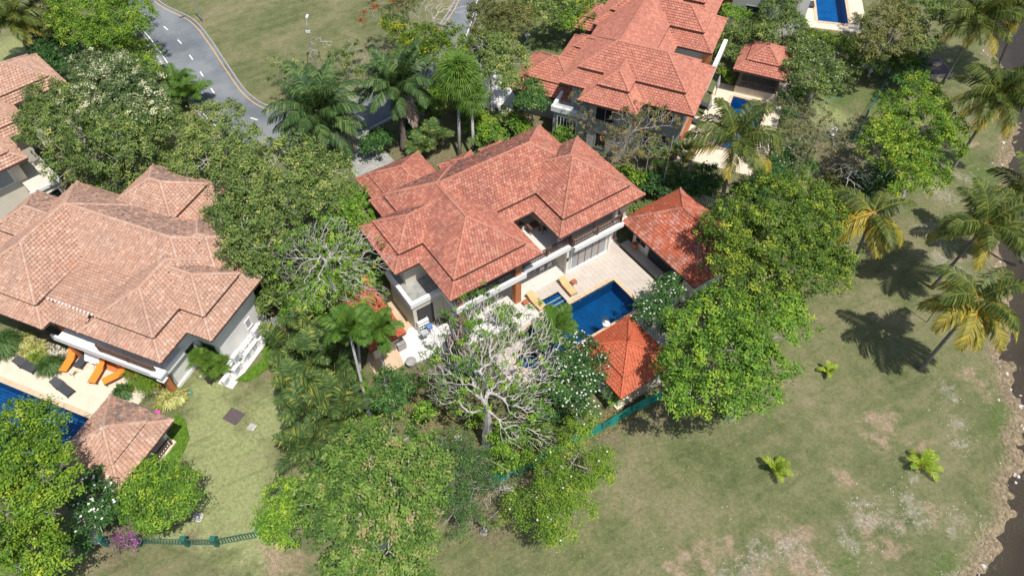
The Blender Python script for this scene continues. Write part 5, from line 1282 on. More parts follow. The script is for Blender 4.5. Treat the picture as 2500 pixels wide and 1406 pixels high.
def fronds(kind, L):
    key = (kind, L)
    if key in FR: return FR[key]
    out = {}
    if kind == 'coconut': spec = dict(n=42, lw_=.125, ll=.30, droop=1.0, tint=(.0, .75)); mats = ('frond_coconut', 'frond_old', 'frond_dry')
    elif kind == 'oil': spec = dict(n=50, lw_=.135, ll=.23, droop=.7, tint=(.0, .85), vee=.2); mats = ('frond_dark', 'frond_dark', 'frond_dry')
    elif kind == 'foxtail': spec = dict(n=36, lw_=.10, ll=.36, droop=.7, tint=(.1, .7), vee=.5); mats = ('frond_green', 'frond_green', 'frond_dry')
    elif kind == 'areca': spec = dict(n=22, lw_=.12, ll=.34, droop=.6, tint=(.0, .85), vee=.6, rach=.42); mats = ('frond_areca', 'frond_old', 'frond_dry')
    elif kind == 'sprout': spec = dict(n=16, lw_=.09, ll=.28, droop=.4, tint=(.45, 1.0), vee=.4); mats = ('frond_sprout', 'frond_old', 'frond_dry')
    for nm, (a, b_), ms in (('young', (72, 25), mats[0]), ('up', (50, -22), mats[0]), ('mid', (28, -48), mats[0]), ('low', (2, -68), mats[1] if kind == 'coconut' else mats[0]), ('hang', (-30, -84), mats[2] if kind in ('coconut', 'oil') else mats[1])):
        out[nm] = []
        for k in range(3):
            me_ = frond_mesh(L * (1, 1.05, .93)[k], R(a + (0, 6, -6)[k]), R(b_ + (0, -6, 8)[k]), seed=k * 7 + int(a) + 100, **spec); me_.materials.append(MATS[ms]); out[nm].append(me_)
    FR[key] = out; return out
def palm(label, base, crown, kind='coconut', L=3.7, counts=(3, 6, 7, 5, 1), trunk_r=.12, trunk='palm_trunk', seed=0, group=None, nuts=0, bulge=0.0, low_mat=None, name='coconut_palm', curve=1.0, shaft=0.0, mats_override=None):
    rg = random.Random(seed); b0 = Vector(base); c0_ = Vector(crown)
    e = empty(name, b0); tag(e, label, 'palm tree', group); rel = c0_ - b0; h = Vector((rel.x, rel.y, 0))
    pts = []; rr = []; n = 12
    for k in range(n + 1):
        t = k / n; hx = t + (t * (1 - t)) * .55 * curve * (1 if h.length > 1 else 0); p = Vector((h.x * hx * (1), h.y * hx, rel.z * t)); p.x = h.x * (t * (1 + .45 * curve * (1 - t))) ; p.y = h.y * (t * (1 + .45 * curve * (1 - t)))
        pts.append(p); rr.append(trunk_r * (1.25 - .45 * t + (.5 * math.exp(-t * 14))))
    MB().tube(pts, rr, 8).build('trunk', trunk, e, smooth=True)
    if shaft: MB().tube([rel + Vector((0, 0, -shaft)), rel + Vector((0, 0, -.1)), rel + Vector((0, 0, .15))], [trunk_r * .75, trunk_r * .8, .05], 8).build('crownshaft', 'frond_green', e)
    F = fronds(kind, L); ci = 0
    for nm, cnt in zip(('young', 'up', 'mid', 'low', 'hang'), counts):
        for k in range(cnt):
            me_ = F[nm][rg.randrange(3)]
            if low_mat and nm == 'mid': me_ = F['low'][rg.randrange(3)]
            o = link('frond', me_, None, e); o.location = rel + Vector((0, 0, -.02 * k))
            az = ci * 2.39996 + rg.gauss(0, .15); ci += 1; s_ = rg.uniform(.88, 1.08); o.rotation_euler = (rg.gauss(0, .12), rg.gauss(0, .08), az); o.scale = (s_, s_, s_)
    if nuts:
        nm_ = MB().lathe([(.02, -.12), (.10, -.06), (.115, .02), (.07, .1), (.01, .13)], 7).mesh('coconut'); nm_.materials.append(MATS['coconut_husk'])
        for k in range(nuts): o = link('coconut', nm_, None, e); a = rg.uniform(0, 6.3); o.location = rel + Vector((math.cos(a) * .28, math.sin(a) * .28, -.3 - rg.random() * .25))
    return e
def areca(label, px, seed, L=2.3, n=13, z=0.0, group=None, name='areca_palm', h=.8, kind='areca'):
    rg = random.Random(seed); p = G(*px, z); e = empty(name, Vector((p.x, p.y, 0))); tag(e, label, 'palm', group); F = fronds(kind, L)
    for k in range(4):
        a = k * 1.7 + rg.random(); r_ = .25 * rg.random() + .1; MB().tube([(math.cos(a) * r_, math.sin(a) * r_, 0), (math.cos(a) * r_ * 2, math.sin(a) * r_ * 2, h)], .035, 5).build('stem', 'frond_green', e)
    for k in range(n):
        nm = ('young', 'up', 'up', 'mid', 'young', 'up')[k % 6] if k < n - 1 else 'low'; o = link('frond', F[nm][rg.randrange(3)], None, e); a = k * 2.4 + rg.gauss(0, .2); r_ = .35 * rg.random()
        o.location = (math.cos(a) * r_, math.sin(a) * r_, h + rg.uniform(-.3, .5)); o.rotation_euler = (rg.gauss(0, .1), rg.gauss(0, .1), a); s_ = rg.uniform(.8, 1.1); o.scale = (s_, s_, s_)
    return e
def fan_plant(label, px, seed, mat='frond_green', L=.75, n=40, spread=(1.1, .9), h=1.0, name='fan_palm_bush', trunk=None, crown=None, group=None, droop=.5, cat='palm'):
    rg = random.Random(seed); p = G(*px); e = empty(name, p); tag(e, label, cat, group)
    ms = []
    for k in range(4): m_ = fan_mesh(L, k + seed * 10, droop=droop); m_.materials.append(MATS[mat]); ms.append(m_)
    rel = Vector((0, 0, 0)) if crown is None else Vector(crown) - p
    if crown is not None: MB().tube([Vector((0, 0, 0)), rel * .5, rel], [.2, .15, .14], 9).build('trunk', trunk, e, smooth=True)
    for k in range(n):
        o = link('fan_leaf', ms[rg.randrange(4)], None, e); a = k * 2.4
        if crown is None:
            r_ = math.sqrt(rg.random()); o.location = (math.cos(a * 1.3) * r_ * spread[0], math.sin(a * 1.3) * r_ * spread[1], h * (1.1 - r_ * .7)); o.rotation_euler = (0, -R(rg.uniform(-10, 60)), a)
        else:
            o.location = rel; o.rotation_euler = (0, -R(75 - 120 * k / n), a)
    return e
def tuft(label, px, r_, h, mat, n=500, seed=0, name='grass_clump', cat='plant', w=.03, z=.0, group=None):
    rg = np.random.default_rng(seed); p = G(*px, z); e = tag(link(name, quads_mesh(name, *_blades(rg, r_, h, n, w)), mat), label, cat, group); e.location = p; return e
def _blades(rg, r_, h, n, w):
    a = rg.uniform(0, 6.283, n); q = r_ * rg.random(n) * .45; B = np.stack([np.cos(a) * q, np.sin(a) * q, np.zeros(n)], -1); d = np.stack([np.cos(a + rg.normal(0, .3, n)), np.sin(a + rg.normal(0, .3, n)), np.zeros(n)], -1)
    hh = h * rg.uniform(.6, 1.1, n)[:, None]; ll = r_ * rg.uniform(.3, .75, n)[:, None]; up = np.array([0, 0, 1.]); m_ = B + d * ll * .5 + up * hh; t = B + d * ll * 1.15 + up * hh * rg.uniform(.3, .75, n)[:, None]; s_ = np.cross(d, up) * w
    Q = np.concatenate([np.stack([B - s_, B + s_, m_ + s_ * .8, m_ - s_ * .8], 1), np.stack([m_ - s_ * .8, m_ + s_ * .8, t + s_ * .1, t - s_ * .1], 1)]); T = rg.random(n); return Q, np.concatenate([T, T])

# ---------------- broadleaf trees (crown outlines surveyed as lobes: px, py, radius px[, height])
tree('large spreading tree with dark feathery leaves between the two left villas', [(140, 300, 85), (200, 380, 90, 5), (280, 340, 110), (360, 300, 80), (120, 240, 60), (330, 400, 90, 4), (220, 280, 90), (260, 450, 60, 3.5), (80, 290, 45)], (290, 470), 6.5, 'leaf_mid', seed=101, gap=.42, trunk_r=.3, limbs=380, bark='bark_pale')
tree('tall tree covered with cream flower plumes behind the feathery one', [(225, 165, 60), (290, 180, 70), (340, 220, 70), (250, 230, 80), (350, 270, 60), (300, 250, 60)], (330, 330), 7.5, 'leaf_cream', seed=102, gap=.25, tint=(.55, .24))
tree('vivid green tree at the top left overhanging the road', [(215, 20, 90), (310, 30, 60), (270, 75, 60), (190, 75, 50), (330, 75, 35), (240, -30, 90)], (280, 150), 6.5, 'leaf_bright', seed=103, gap=.25)
tree('dense dark shrub tree left of the vivid green one', [(140, 115, 55), (110, 150, 35), (170, 150, 40), (120, 90, 40)], (140, 190), 3.0, 'leaf_deep', seed=104, gap=.15)
tree('olive green tree behind the palm at the top left corner', [(90, 30, 50), (130, 60, 40), (60, -20, 60)], (110, 120), 5, 'leaf_olive', seed=105)
tree('rounded yellow-green bush beside the pale driveway apron', [(275, 120, 50), (330, 140, 55), (360, 180, 35), (300, 160, 50)], (320, 200), 3.2, 'leaf_bright', seed=106, gap=.12, tint=(.55, .18))
tree('bushy tree with fine twigs beside the road bend', [(520, 300, 65), (560, 280, 45), (480, 340, 55), (530, 370, 75), (470, 400, 55), (590, 330, 40)], (530, 440), 5.5, 'leaf_mid', seed=107, gap=.4, tint=(.6, .2), limbs=380, bark='bark_pale')
tree('big leafy tree above the left villa with twigs showing through', [(640, 400, 70), (700, 390, 75), (760, 420, 75), (820, 420, 45), (620, 470, 80), (700, 480, 90), (780, 480, 60)], (700, 560), 6.5, 'leaf_mid', seed=108, gap=.4, trunk_r=.28, tint=(.58, .22), limbs=450, bark='bark_pale')
tree('dark green tree leaning over the right end of the left villa roof', [(560, 520, 60), (620, 540, 80), (600, 600, 70), (670, 580, 70), (640, 640, 55, 5), (560, 450, 50)], (640, 700), 6.2, 'leaf_mid', seed=109, gap=.36, tint=(.45, .2), trunk_r=.25, limbs=250, bark='bark_pale')
tree('yellow-green leafy tree touching the left eave of the middle villa', [(850, 480, 45), (830, 530, 40), (880, 520, 35), (890, 590, 30, 5), (860, 560, 35, 4)], (850, 620), 5.0, 'leaf_lime', seed=110, gap=.25)
tree('small glossy tree growing through the bare branches by the villa eave', [(935, 570, 22), (925, 590, 18)], (930, 640), 5.5, 'leaf_mid', seed=111, limbs=20, trunk_r=.1)
tree('golden shower tree with yellow blossom beside the park', [(980, 75, 40), (1040, 95, 50), (1095, 85, 40), (1000, 130, 45), (1060, 130, 45), (960, 55, 30), (1110, 115, 35)], (1050, 230), 6.0, 'leaf_yellow', seed=112, gap=.3, tint=(.35, .26), dens=230)
tree('flame tree with orange-red tufts at the top edge of the park', [(980, 25, 35), (930, 10, 30), (1010, -10, 45)], (990, 90), 6.0, 'leaf_olive', seed=113, gap=.4, dens=130)
tree('spread of red flame blossom over bare twigs in the park', [(905, 25, 22), (885, 58, 16), (965, 15, 22), (915, 45, 14)], (960, 90), 6.0, 'leaf_red', seed=114, dens=90, gap=.5, limbs=60, trunk_r=.08)
tree('round olive-brown tree beside the road at the top', [(1190, 35, 50), (1240, 60, 55), (1210, 90, 40), (1260, 30, 40), (1180, 75, 30)], (1220, 130), 5.0, 'leaf_olive', seed=115, gap=.15, tint=(.6, .18))
tree('green multi-stemmed tree left of the small back lawn', [(1180, 110, 45), (1230, 120, 45), (1255, 150, 40), (1170, 160, 40), (1210, 170, 45), (1240, 200, 30)], (1190, 290), 6.0, 'leaf_mid', seed=116, gap=.4, tint=(.6, .2), limbs=250, bark='bark_pale')
tree('rounded dense green tree before the low wing of the back villa', [(1298, 225, 32), (1310, 250, 30), (1280, 250, 25), (1300, 205, 22)], (1300, 310), 4.5, 'leaf_deep', seed=117, gap=.12, tint=(.6, .18), limbs=25, trunk_r=.1)
tree('low feathery tree beside the park street lamp', [(690, 190, 35, 3), (720, 170, 30, 3), (670, 150, 20, 3)], (700, 230), 3, 'leaf_mid', seed=118, gap=.45, dens=110, limbs=60, trunk_r=.08)
tree('sparse feathery tree at the park edge near the road', [(830, 140, 30, 3), (860, 175, 35, 3), (800, 190, 30, 3), (870, 120, 30, 3), (900, 150, 30, 3)], (840, 220), 3, 'leaf_mid', seed=119, gap=.45, dens=120, limbs=80, trunk_r=.1)
# bushes behind and around the back villa
for k, (lab, lb_, bs, zz, mt) in enumerate((
    ('tall dark hedge tree at the top behind the small back lawn', [(1290, 10, 40), (1330, 40, 40), (1370, 20, 40)], (1330, 80), 4, 'leaf_mid'),
    ('bright green shrub mass left of the coral roof', [(1400, 15, 40), (1440, 45, 40), (1380, 50, 35)], (1410, 90), 3.5, 'leaf_bright'),
    ('green bush tree against the top edge near the coral roof', [(1460, 10, 35), (1480, 50, 30)], (1460, 100), 3.5, 'leaf_mid'),
    ('leafy bush directly right of the coral roof corner', [(1770, 75, 35), (1800, 100, 40), (1780, 125, 30)], (1800, 150), 3, 'leaf_mid'),
    ('tall green tree in front of the blue-grey house', [(1900, 30, 45), (1930, 60, 40), (1880, 80, 35), (1915, -10, 40)], (1910, 110), 5, 'leaf_mid'),
    ('loose pale green bush below the blue-grey house wall', [(1790, 30, 30), (1820, 50, 28)], (1810, 80), 3, 'leaf_lime'),
    ('leafy bush between the two houses and the pavilion roof', [(1850, 60, 35), (1860, 100, 35), (1830, 90, 30)], (1860, 130), 3.5, 'leaf_mid'),
    ('green shrub bordering the top deck corner', [(1930, 110, 35), (1960, 130, 30), (1910, 140, 25)], (1940, 150), 2.5, 'leaf_mid'),
    ('long clipped hedge below the top pool deck', [(1985, 88, 22), (2015, 95, 24), (2045, 100, 24), (2075, 100, 24), (1960, 90, 20)], (2020, 115), 1.2, 'leaf_mango'),
    ('rounded dark shrub to the right of the coral pavilion', [(1925, 245, 28), (1945, 225, 24), (1925, 280, 20)], (1930, 290), 1.6, 'leaf_deep'),
    ('small round bush between the back villa and its pavilion', [(1770, 175, 16), (1785, 190, 14)], (1775, 195), 1.2, 'leaf_bright'),
    ('dark bush with purplish leaves beside the coral pavilion eave', [(1925, 150, 14, 2.5)], (1925, 180), 2.5, 'leaf_brown'),
    ('bushy green shrub by the white slatted fence', [(2080, 160, 28), (2060, 190, 22)], (2080, 200), 1.8, 'leaf_mid'))):
    tree(lab, lb_, bs, zz, mt, 'bush' if zz < 4 else 'tree', 'bush' if zz < 4 else 'tree', seed=130 + k, gap=.15, limbs=25, trunk_r=.1)
tree('frangipani tree with white flowers beside the coral pavilion', [(1960, 120, 45), (2000, 150, 50), (2040, 180, 40), (1970, 190, 50), (2020, 210, 35), (1940, 160, 30)], (1975, 250), 4.0, 'leaf_mid', 'frangipani_tree', seed=150, gap=.2, leaf=(.3, .10), tint=(.4, .2), flowers=(120, 'petal_white', .16), bark='bark_pale')
tree('tall olive tree with twigs right of the top pool', [(2135, 60, 50), (2180, 30, 60), (2195, 90, 60), (2140, 115, 50)], (2160, 160), 6, 'leaf_olive', seed=151, gap=.35, tint=(.7, .2))
tree('second olive tree reaching towards the coconut palms', [(2250, 40, 55), (2290, 20, 40), (2250, 100, 45), (2210, -20, 60)], (2250, 150), 6, 'leaf_mid', seed=152, gap=.35, tint=(.55, .2))
tree('yellowish shrubs below the olive trees', [(2100, 130, 40), (2150, 150, 40), (2200, 150, 40)], (2150, 180), 2.5, 'leaf_mango', 'bush', 'bush', seed=153, gap=.2, limbs=25)
tree('dark conical shrub beside the low concrete pit', [(2230, 175, 34), (2245, 150, 25), (2210, 200, 25)], (2230, 220), 2.5, 'leaf_deep', 'bush', 'bush', seed=154, gap=.15, limbs=20)
tree('tall bright green tree standing over the far lawn fence', [(2230, 220, 45), (2200, 260, 50), (2270, 260, 55), (2170, 300, 40), (2240, 310, 70), (2140, 360, 45), (2200, 380, 60), (2280, 350, 60), (2320, 320, 40), (2210, 440, 60), (2270, 420, 50), (2330, 370, 30), (2150, 330, 40)], (2200, 480), 6.0, 'leaf_bright', seed=155, gap=.36, tint=(.5, .24), trunk_r=.25, fz=.8)
# the great canopy right of the guest house
tree('huge dark leafy tree overhanging the guest house roof', [(1800, 560, 85), (1890, 500, 90), (1960, 470, 70), (1880, 590, 110), (1970, 570, 90), (2030, 610, 65), (1780, 640, 60), (1960, 660, 80), (2020, 500, 55, 6), (1740, 570, 40, 6), (1850, 660, 90), (2030, 680, 50, 5)], (1900, 700), 7.0, 'leaf_mango', seed=160, gap=.33, tint=(.44, .22), trunk_r=.35, limbs=140)
tree('huge yellow-green tree in front of the orange pool pavilion', [(1690, 790, 65), (1760, 770, 80), (1690, 870, 70), (1780, 860, 100), (1870, 800, 80), (1880, 880, 60), (1740, 960, 80), (1830, 940, 70), (1670, 960, 55), (1900, 740, 70, 6), (1640, 900, 40, 5), (1950, 780, 50, 5.5)], (1780, 1020), 6.8, 'leaf_lime', seed=161, gap=.30, tint=(.38, .22), trunk_r=.35, limbs=140)
tree('frangipani with white flowers above the corner of the main pool', [(1590, 740, 38), (1630, 710, 40), (1660, 740, 35), (1610, 780, 40), (1570, 760, 28), (1650, 690, 25), (1640, 770, 30)], (1640, 810), 3.6, 'leaf_deep', 'frangipani_tree', seed=162, gap=.22, leaf=(.32, .10), flowers=(110, 'petal_white', .15), bark='bark_pale', group=None)
tree('frangipani full of white flowers between the bare tree and pool pavilion', [(1420, 850, 40), (1380, 890, 45), (1440, 900, 45), (1400, 950, 50), (1450, 950, 35), (1370, 960, 35), (1430, 1000, 30), (1460, 870, 20)], (1410, 1060), 3.8, 'leaf_deep', 'frangipani_tree', seed=163, gap=.2, leaf=(.32, .11), flowers=(230, 'petal_white', .17), bark='bark_pale')
tree('yellow-green shrub under the tip of the pool pavilion roof', [(1500, 980, 18)], (1502, 995), 1.2, 'leaf_lime', 'bush', 'bush', seed=164, limbs=0)
# bottom trees
tree('broad tree with brownish seed tufts at the bottom centre', [(890, 1080, 65), (960, 1060, 60), (1000, 1120, 75), (900, 1160, 95), (820, 1150, 75), (1020, 1200, 75), (960, 1240, 95), (870, 1260, 95), (790, 1230, 70), (1000, 1310, 70), (920, 1340, 80), (850, 1370, 60), (780, 1170, 55), (980, 1390, 70), (1060, 1140, 45), (900, 1420, 60)], (930, 1330), 6.3, 'leaf_pink_tuft', seed=170, gap=.28, tint=(.5, .22), trunk_r=.33, limbs=420, leaf=(.26, .15), bark='bark_pale')
tree('bright green mango tree left of the broad bottom tree', [(690, 1210, 45), (670, 1260, 45), (710, 1270, 50), (720, 1200, 35), (660, 1300, 25), (700, 1310, 30), (650, 1270, 25)], (700, 1320), 3.0, 'leaf_lime', 'mango_tree', seed=171, gap=.14, leaf=(.28, .09), tint=(.42, .24))
tree('airy feathery tree reaching over the green net fence', [(1410, 1070, 45), (1390, 1130, 50), (1450, 1120, 45), (1400, 1190, 55), (1450, 1170, 40), (1350, 1150, 40), (1380, 1250, 45), (1340, 1290, 35), (1420, 1030, 35), (1470, 1130, 30), (1330, 1210, 40), (1420, 1240, 38), (1370, 1300, 35), (1470, 1170, 32), (1310, 1130, 32, 3.5), (1290, 1260, 34, 3), (1260, 1220, 30, 3)], (1380, 1180), 4.5, 'leaf_bright', seed=172, gap=.35, dens=330, leaf=(.19, .075), clump=.40, tint=(.5, .2), flowers=(24, 'petal_white', .14))
tree('dark feathery bush left of the leafless fallen tree', [(1110, 1080, 45, 3), (1090, 1140, 50, 3), (1140, 1110, 45, 3), (1120, 1230, 45, 3), (1080, 1200, 40, 3), (1150, 1180, 38, 2.5), (1100, 1280, 38, 2.5), (1170, 1120, 36, 2.5), (1060, 1080, 35, 3), (1200, 1160, 36, 2.5), (1250, 1150, 30, 2.5), (1160, 1240, 30, 2)], (1110, 1150), 3, 'leaf_deep', 'bush', 'bush', seed=173, gap=.25, leaf=(.18, .06), dens=210)
tree('light green bush at the foot of the bare grey tree', [(1240, 1080, 38), (1270, 1110, 34), (1230, 1120, 34), (1260, 1060, 30)], (1250, 1110), 2.0, 'leaf_lime', 'bush', 'bush', seed=174, gap=.25, limbs=20)
tree('low bright green bush at the bottom behind the leafless fallen tree', [(1160, 1290, 32), (1220, 1270, 28)], (1180, 1300), 1.6, 'leaf_bright', 'bush', 'bush', seed=175, gap=.35, leaf=(.16, .06), dens=150, limbs=20)
tree('round mango tree with yellow new leaves beside the left pavilion', [(370, 1180, 58), (420, 1190, 52), (340, 1230, 48), (390, 1240, 62), (440, 1220, 42), (400, 1150, 45), (380, 1275, 36), (330, 1190, 34), (455, 1180, 34)], (410, 1260), 3.6, 'leaf_lime', 'mango_tree', seed=176, gap=.10, leaf=(.28, .09), tint=(.42, .26), dens=240)
tree('frangipani with large white flowers left of the round mango tree', [(225, 1170, 30), (215, 1215, 38), (250, 1240, 35), (210, 1260, 35), (260, 1190, 24), (240, 1280, 30), (200, 1140, 20), (280, 1240, 22)], (235, 1320), 3.2, 'leaf_deep', 'frangipani_tree', seed=177, gap=.25, leaf=(.36, .12), flowers=(60, 'petal_white', .2), bark='bark_pale', dens=170)
tree('massive vivid green tree filling the bottom left corner', [(50, 1030, 60), (110, 1020, 50), (30, 1090, 80), (110, 1100, 70), (60, 1160, 90), (140, 1170, 60), (20, 1230, 90), (100, 1230, 60), (10, 1300, 70), (70, 1320, 60, 5), (110, 1370, 60, 5), (40, 1390, 80, 5), (-20, 1150, 90), (150, 1230, 30)], (60, 1440), 7.0, 'leaf_bright', seed=178, gap=.28, tint=(.48, .22), trunk_r=.35, limbs=140)
tree('bougainvillea shrub with magenta bracts at the green fence', [(305, 1310, 22), (325, 1325, 20), (295, 1330, 18), (330, 1300, 14)], (310, 1335), 1.3, 'leaf_magenta', 'bougainvillea', 'shrub', seed=179, gap=.2, limbs=30, trunk_r=.06, leaf=(.16, .1))
tree('grey-green leggy bush at the lower left under the big tree', [(200, 1330, 22), (170, 1310, 24), (150, 1290, 25)], (180, 1335), 1.6, 'leaf_deep', 'bush', 'bush', seed=180, gap=.3, limbs=15)
tree('small dark glossy tree with white trunk palm in front', [(950, 930, 36), (980, 960, 32), (930, 965, 34), (960, 985, 30), (1000, 935, 20)], (960, 1000), 2.8, 'leaf_deep', 'tree', seed=181, gap=.2, leaf=(.26, .12), limbs=25)
# understory round the drive and between the villas
und = [(1040, 250, 34, 'leaf_lime', 'yellow-green shrub behind the second oil palm'), (1075, 215, 30, 'leaf_bright', 'leafy green shrub left of the fan palm trunk'), (1160, 290, 34, 'leaf_bright', 'bright shrub right of the fan palm trunk'), (1200, 320, 30, 'leaf_lime', 'yellowish shrub beside the multi-stemmed tree'), (1020, 310, 28, 'leaf_deep', 'dark bush under the second oil palm'),
       (1230, 280, 26, 'leaf_mid', 'green bush between the stems and the back villa'), (1260, 300, 26, 'leaf_lime', 'light shrub before the low wing of the back villa'), (1290, 330, 24, 'leaf_bright', 'leafy shrub above the middle villa ridge'), (1190, 360, 24, 'leaf_deep', 'dark low bush behind the middle villa back eave'), (905, 350, 26, 'leaf_deep', 'dark clipped bush beside the driveway'),
       (930, 330, 24, 'leaf_deep', 'dark bush beside the road verge'), (1130, 250, 26, 'leaf_mid', 'green bush in the shade of the fan palm'), (1440, 400, 30, 'leaf_mid', 'green bush under the dry trees by the middle villa'), (1480, 420, 30, 'leaf_mid', 'bush left of the tall thin pole'), (1590, 440, 34, 'leaf_deep', 'dark shrub beside the tall thin pole'),
       (1690, 450, 34, 'leaf_deep', 'dark shrub behind the guest house ridge'), (1640, 420, 30, 'leaf_mid', 'shrub between the pole and the coconut palm'), (1540, 420, 28, 'leaf_bright', 'light green shrub below the brown dry tree'), (1560, 520, 20, 'leaf_mid', 'small shrub between the villa and the guest house'), (1730, 430, 34, 'leaf_deep', 'dark shrub under the coconut palm beside the back pool'),
       (1830, 470, 40, 'leaf_deep', 'shaded shrub behind the huge dark tree'), (1370, 330, 24, 'leaf_lime', 'yellow-green bush at the foot of the grey back villa wall'), (680, 720, 40, 'leaf_mid', 'green bush under the bare tree beside the left villa'), (740, 740, 40, 'leaf_lime', 'light bush under the left bare tree'), (780, 700, 50, 'leaf_lime', 'yellow-green undergrowth tree below the left bare tree'),
       (840, 700, 45, 'leaf_bright', 'green undergrowth tree beside the orange shed'), (720, 650, 50, 'leaf_mid', 'dark green undergrowth tree left of the bare trunk'), (800, 600, 50, 'leaf_lime', 'yellow-green undergrowth behind the left bare tree'), (880, 660, 35, 'leaf_lime', 'light leafy shrub beside the villa wall under bare twigs'), (700, 600, 45, 'leaf_mid', 'green undergrowth tree below the left villa gable'),
       (400, 520, 50, 'leaf_mid', 'dense bush behind the left villa ridge'), (330, 520, 40, 'leaf_bright', 'bright bush between the two left villas'), (230, 480, 40, 'leaf_mid', 'leafy bush beside the far left villa wall'), (480, 470, 50, 'leaf_deep', 'dark tree in the shade behind the left villa'), (2060, 440, 35, 'leaf_olive', 'brownish bush below the dead grey branches'),
       (2140, 440, 40, 'leaf_deep', 'dark bush under the tall bright tree'), (1880, 420, 35, 'leaf_deep', 'dark green bush below the dry tree'), (1330, 1060, 30, 'leaf_mid', 'green bush at the edge of the paving near the net fence'), (600, 700, 20, 'leaf_mid', 'small bush at the back corner of the white wall'), (1080, 950, 30, 'leaf_mid', 'loose green bush left of the bare trunk'), (1130, 900, 34, 'leaf_deep', 'dark bush in the shade of the big bare tree'), (1290, 960, 30, 'leaf_mid', 'green bush between the spa pool and the bare trunk'), (1340, 1000, 28, 'leaf_deep', 'dark shrub below the white flowered frangipani'), (1230, 760, 22, 'leaf_lime', 'yellow-green leafy shrub at the verandah column'), (1040, 1000, 22, 'leaf_lime', 'light low shrub beside the small dark tree'), (1160, 1010, 24, 'leaf_bright', 'fresh green low shrub at the left of the bare trunk'), (340, 240, 40, 'leaf_mid', 'green bush at the foot of the cream plumed tree')]
for k, (px, py, r_, mt, lab) in enumerate(und):
    zz = 3.0 if 'tree' in lab else 1.8
    tree(lab, [(px, py, r_, zz), (px + r_ * .7, py + r_ * .4, r_ * .7, zz * .8), (px - r_ * .6, py + r_ * .5, r_ * .75, zz * .8)], (px, py + r_), zz, mt, 'bush' if zz < 3 else 'small_tree', 'bush' if zz < 3 else 'tree', seed=200 + k, gap=.22, limbs=22, trunk_r=.09, leaf=(.26, .15), tint=(.45, .22))
# ---------------- bare and dry trees
bare_tree('big nearly leafless pale grey tree with a thick trunk in the middle garden', [(1190, 770, 75, 8), (1110, 820, 75, 7.5), (1280, 800, 75, 7.5), (1200, 850, 90, 8), (1100, 910, 70, 6.5), (1310, 900, 70, 6.5), (1080, 960, 45, 5), (1290, 980, 60, 5.5), (1190, 930, 60, 6), (1150, 760, 50, 7.5), (1320, 1000, 40, 5), (1350, 830, 40, 7), (1260, 1050, 48, 4), (1330, 1075, 38, 4), (1050, 890, 42, 6), (1130, 1000, 35, 4)], (1190, 1085), 7, n=5200, seed=301, trunk_r=.34, crotch=(.15, -.1, 5.0), dens=62, tint=(.28, .18), mat='leaf_lime', twig=.013, leaf=(.24, .11))
bare_tree('wide bare tree with yellow-green leaf tufts beside the middle villa', [(740, 600, 60), (800, 570, 65), (870, 600, 60), (720, 660, 55), (800, 650, 75), (880, 670, 60), (760, 720, 60), (850, 720, 60), (920, 720, 35, 6), (690, 620, 35), (940, 640, 30)], (855, 770), 7, n=3400, seed=302, trunk_r=.25, crotch=(-.8, .2, 4.2), dens=62, tint=(.38, .2), mat='leaf_lime', bark='bark_pale', twig=.0105)
bare_tree('dry grey tree with brown leaves in front of the back villa wall', [(1520, 300, 45), (1570, 290, 50), (1620, 290, 40), (1540, 350, 55), (1590, 360, 50), (1500, 350, 40, 5)], (1555, 450), 6, n=900, seed=303, trunk_r=.18, dens=90, mat='leaf_brown', bark='bark_grey', twig=.014, gap=.4)
bare_tree('thin dry tree with yellowing leaves before the lattice window', [(1415, 240, 26), (1420, 280, 30), (1400, 300, 25), (1450, 320, 30, 4), (1430, 350, 24, 4)], (1415, 390), 5.5, n=350, seed=304, trunk_r=.10, dens=70, mat='leaf_brown', bark='bark_dark', gap=.4)
bare_tree('grey-green dry tree over the edge of the far lawn', [(1940, 280, 50), (1990, 300, 55), (2030, 330, 45), (1950, 340, 50), (2000, 360, 45), (1920, 320, 35)], (1970, 430), 5, n=1000, seed=305, trunk_r=.18, dens=95, mat='leaf_brown', bark='bark_grey', gap=.3, tint=(.3, .2))
tree('frangipani with a few white flowers below the dry tree', [(1930, 370, 32), (1960, 400, 28), (1910, 390, 24)], (1940, 430), 3, 'leaf_deep', 'frangipani_tree', seed=306, gap=.3, flowers=(40, 'petal_white', .14), limbs=40)
bare_tree('cluster of dead silvery branches left of the coconut with orange fronds', [(2060, 420, 35), (2100, 440, 40), (2070, 480, 35), (2130, 430, 30)], (2040, 460), 3.5, n=420, seed=307, trunk_r=.09, dens=0, bark='bark_pale', twig=.014, fork=.3)
bare_tree('leafless fallen tree lying across the bottom garden fence', [(1150, 1150, 50, 2.5), (1110, 1200, 55, 2.2), (1180, 1210, 45, 2.0), (1120, 1270, 40, 1.5), (1230, 1190, 30, 1.5)], (1250, 1192), 2, n=420, seed=308, trunk_r=.13, dens=0, bark='bark_pale', twig=.012, fork=.3, zmin=.3)
bare_tree('small leafless tree in the park beside the road', [(770, 100, 22), (760, 130, 20), (800, 110, 18)], (778, 130), 3, n=160, seed=309, trunk_r=.06, dens=0, bark='bark_pale', fork=.4)
bare_tree('bare twiggy tree above the golden shower tree', [(1000, 40, 40), (1060, 20, 40), (1080, 60, 30), (1120, 20, 30)], (1060, 200), 7, n=350, seed=310, trunk_r=.12, dens=0, bark='bark_pale')
bare_tree('multi-stemmed pale climbing trunks beside the fan palm', [(1190, 200, 26, 5), (1200, 170, 30, 5), (1180, 230, 20, 4)], (1195, 315), 5, n=90, seed=311, trunk_r=.12, dens=20, bark='bark_pale', fork=.25, mat='leaf_mid', twig=.03)
